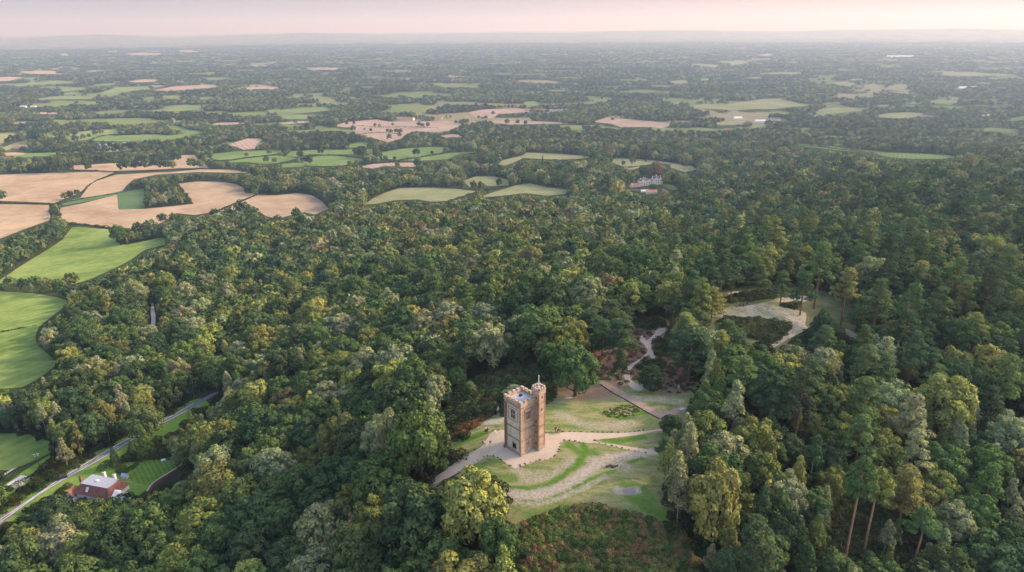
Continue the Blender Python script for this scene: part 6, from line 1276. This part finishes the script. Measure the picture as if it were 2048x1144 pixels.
# dark car on the road near the house
def car(px, py, rot, c, label):
    p = hit1(px, py); e = tag(empty('parked_car', (p[0],p[1],p[2]+.05), rot), label, 'car'); pm = solid('car_paint', c, .35, .03, 1, 0, .5)
    prof = [(-2.1,.35),(-2.15,.75),(-1.9,.95),(-1.35,1.0),(-.8,1.45),(.7,1.47),(1.3,1.05),(2.0,.92),(2.15,.6),(2.1,.35)]; mb = MB(); n = len(prof)
    mb.add([(x,-.85 if z < 1.1 else -.68,z) for x,z in prof]+[(x,.85 if z < 1.1 else .68,z) for x,z in prof], [tuple(range(n))[::-1],tuple(range(n,2*n))]+[(i,(i+1)%n,n+(i+1)%n,n+i) for i in range(n)]); mb.build('body', pm, e)
    mb = MB()
    for s in (-1,1): mb.add([(-1.15,s*.8,1.06),(1.05,s*.8,1.06),(.62,s*.71,1.4),(-.72,s*.71,1.4)], [(0,1,2,3)])
    mb.build('window', GLASS, e)
    for x in (-1.35,1.35):
        for s in (-.8,.8): mb = MB(); mb.tube([(x,s-.1,.33),(x,s+.1,.33)],[.33,.33],12); mb.build('wheel', DARK, e)
    return e
car(*ZJ((473,752))[0], .62, (.03,.03,.035), 'small dark car on the country road above the red house')

# ------------------------------------------------------------------ sky, haze, sun
SUN_AZ, SUN_EL = math.radians(74), math.radians(28)
w = bpy.data.worlds.new('World'); scene.world = w; w.use_nodes = True; nt = w.node_tree; nt.nodes.clear()
sky = nt.nodes.new('ShaderNodeTexSky'); sky.sky_type = 'NISHITA'; sky.sun_disc = False; sky.sun_elevation = SUN_EL; sky.sun_rotation = SUN_AZ; sky.altitude = 300; sky.air_density = 1.0; sky.dust_density = 2.5; sky.ozone_density = 1.0
# thin evening haze cloud: lilac grey away from the sun, peach towards it, brighter overhead
tc = N(nt, 'ShaderNodeTexCoord'); sx = N(nt, 'ShaderNodeSeparateXYZ'); L(nt, tc, 'Generated', sx, 0)
vd = N(nt, 'ShaderNodeVectorMath', operation='DOT_PRODUCT'); vd.inputs[1].default_value = (math.sin(math.radians(60)), math.cos(math.radians(60)), 0); L(nt, tc, 'Generated', vd, 0)
hr = ramp(nt, SKYH); L(nt, vd, 'Value', hr, 'Fac')
zr = ramp(nt, [(0,(1,1,1)),(.10,(1,1,1)),(.45,(0,0,0))]); L(nt, sx, 2, zr, 'Fac')
tn = N(nt, 'ShaderNodeMix', data_type='RGBA', blend_type='MULTIPLY'); tn.inputs['Factor'].default_value = 1; tn.inputs['B'].default_value = SKYTINT; L(nt, sky, 0, tn, 'A')
h4 = N(nt, 'ShaderNodeMix', data_type='RGBA', blend_type='MULTIPLY'); h4.inputs['Factor'].default_value = 1; h4.inputs['B'].default_value = (SKYK,)*3+(1,); L(nt, hr, 'Color', h4, 'A')
fx_ = N(nt, 'ShaderNodeMix', data_type='RGBA'); L(nt, zr, 'Color', fx_, 'Factor'); L(nt, tn, 'Result', fx_, 'A'); L(nt, h4, 'Result', fx_, 'B')
bg = N(nt, 'ShaderNodeBackground'); bg.inputs['Strength'].default_value = SKYS; wo = N(nt, 'ShaderNodeOutputWorld'); L(nt, fx_, 'Result', bg, 'Color'); L(nt, bg, 0, wo, 'Surface')
sl = bpy.data.lights.new('sun', 'SUN'); sl.energy = SUNS; sl.angle = math.radians(SUNA); sl.color = SUNC; so = bpy.data.objects.new('sun', sl); col.objects.link(so)
sd = Vector((math.sin(SUN_AZ)*math.cos(SUN_EL), math.cos(SUN_AZ)*math.cos(SUN_EL), math.sin(SUN_EL))); so.rotation_euler = sd.to_track_quat('Z', 'Y').to_euler(); so.location = sd*400
# the haze is a real layer of thin scattering air over the plain
m, nt, out = newmat('haze'); vs = N(nt, 'ShaderNodeVolumeScatter', i_Density=HAZED, i_Anisotropy=.25); vs.inputs['Color'].default_value = HAZEC; va = N(nt, 'ShaderNodeVolumeAbsorption', i_Density=HAZED); va.inputs['Color'].default_value = HAZEA; ad = N(nt, 'ShaderNodeAddShader'); L(nt, vs, 0, ad, 0); L(nt, va, 0, ad, 1); L(nt, ad, 0, out, 'Volume'); m.cycles.volume_sampling = 'DISTANCE'; m.cycles.homogeneous_volume = True
mb = MB(); R1 = 47500; n = 48
pts = [(R1*math.cos(6.2832*i/n), R1*math.sin(6.2832*i/n)) for i in range(n)]; mb.prism(pts, -700, 620)
hz_ = mb.build('sky', m); tag(hz_, 'hazy pinkish evening air filling the sky over the plain', kind='structure')  # this object is only the added haze volume; the world draws the sky
scene.view_settings.view_transform = 'Standard'; scene.view_settings.look = 'None'; scene.view_settings.exposure = 0; scene.view_settings.gamma = 1
cy = scene.cycles; cy.use_denoising = DENO; cy.denoising_input_passes = "RGB_ALBEDO_NORMAL"; cy.denoising_prefilter = "ACCURATE"; cy.max_bounces = 5; cy.diffuse_bounces = 2; cy.glossy_bounces = 2; cy.transmission_bounces = 2; cy.volume_bounces = 1; cy.transparent_max_bounces = 4; cy.caustics_reflective = False; cy.caustics_refractive = False
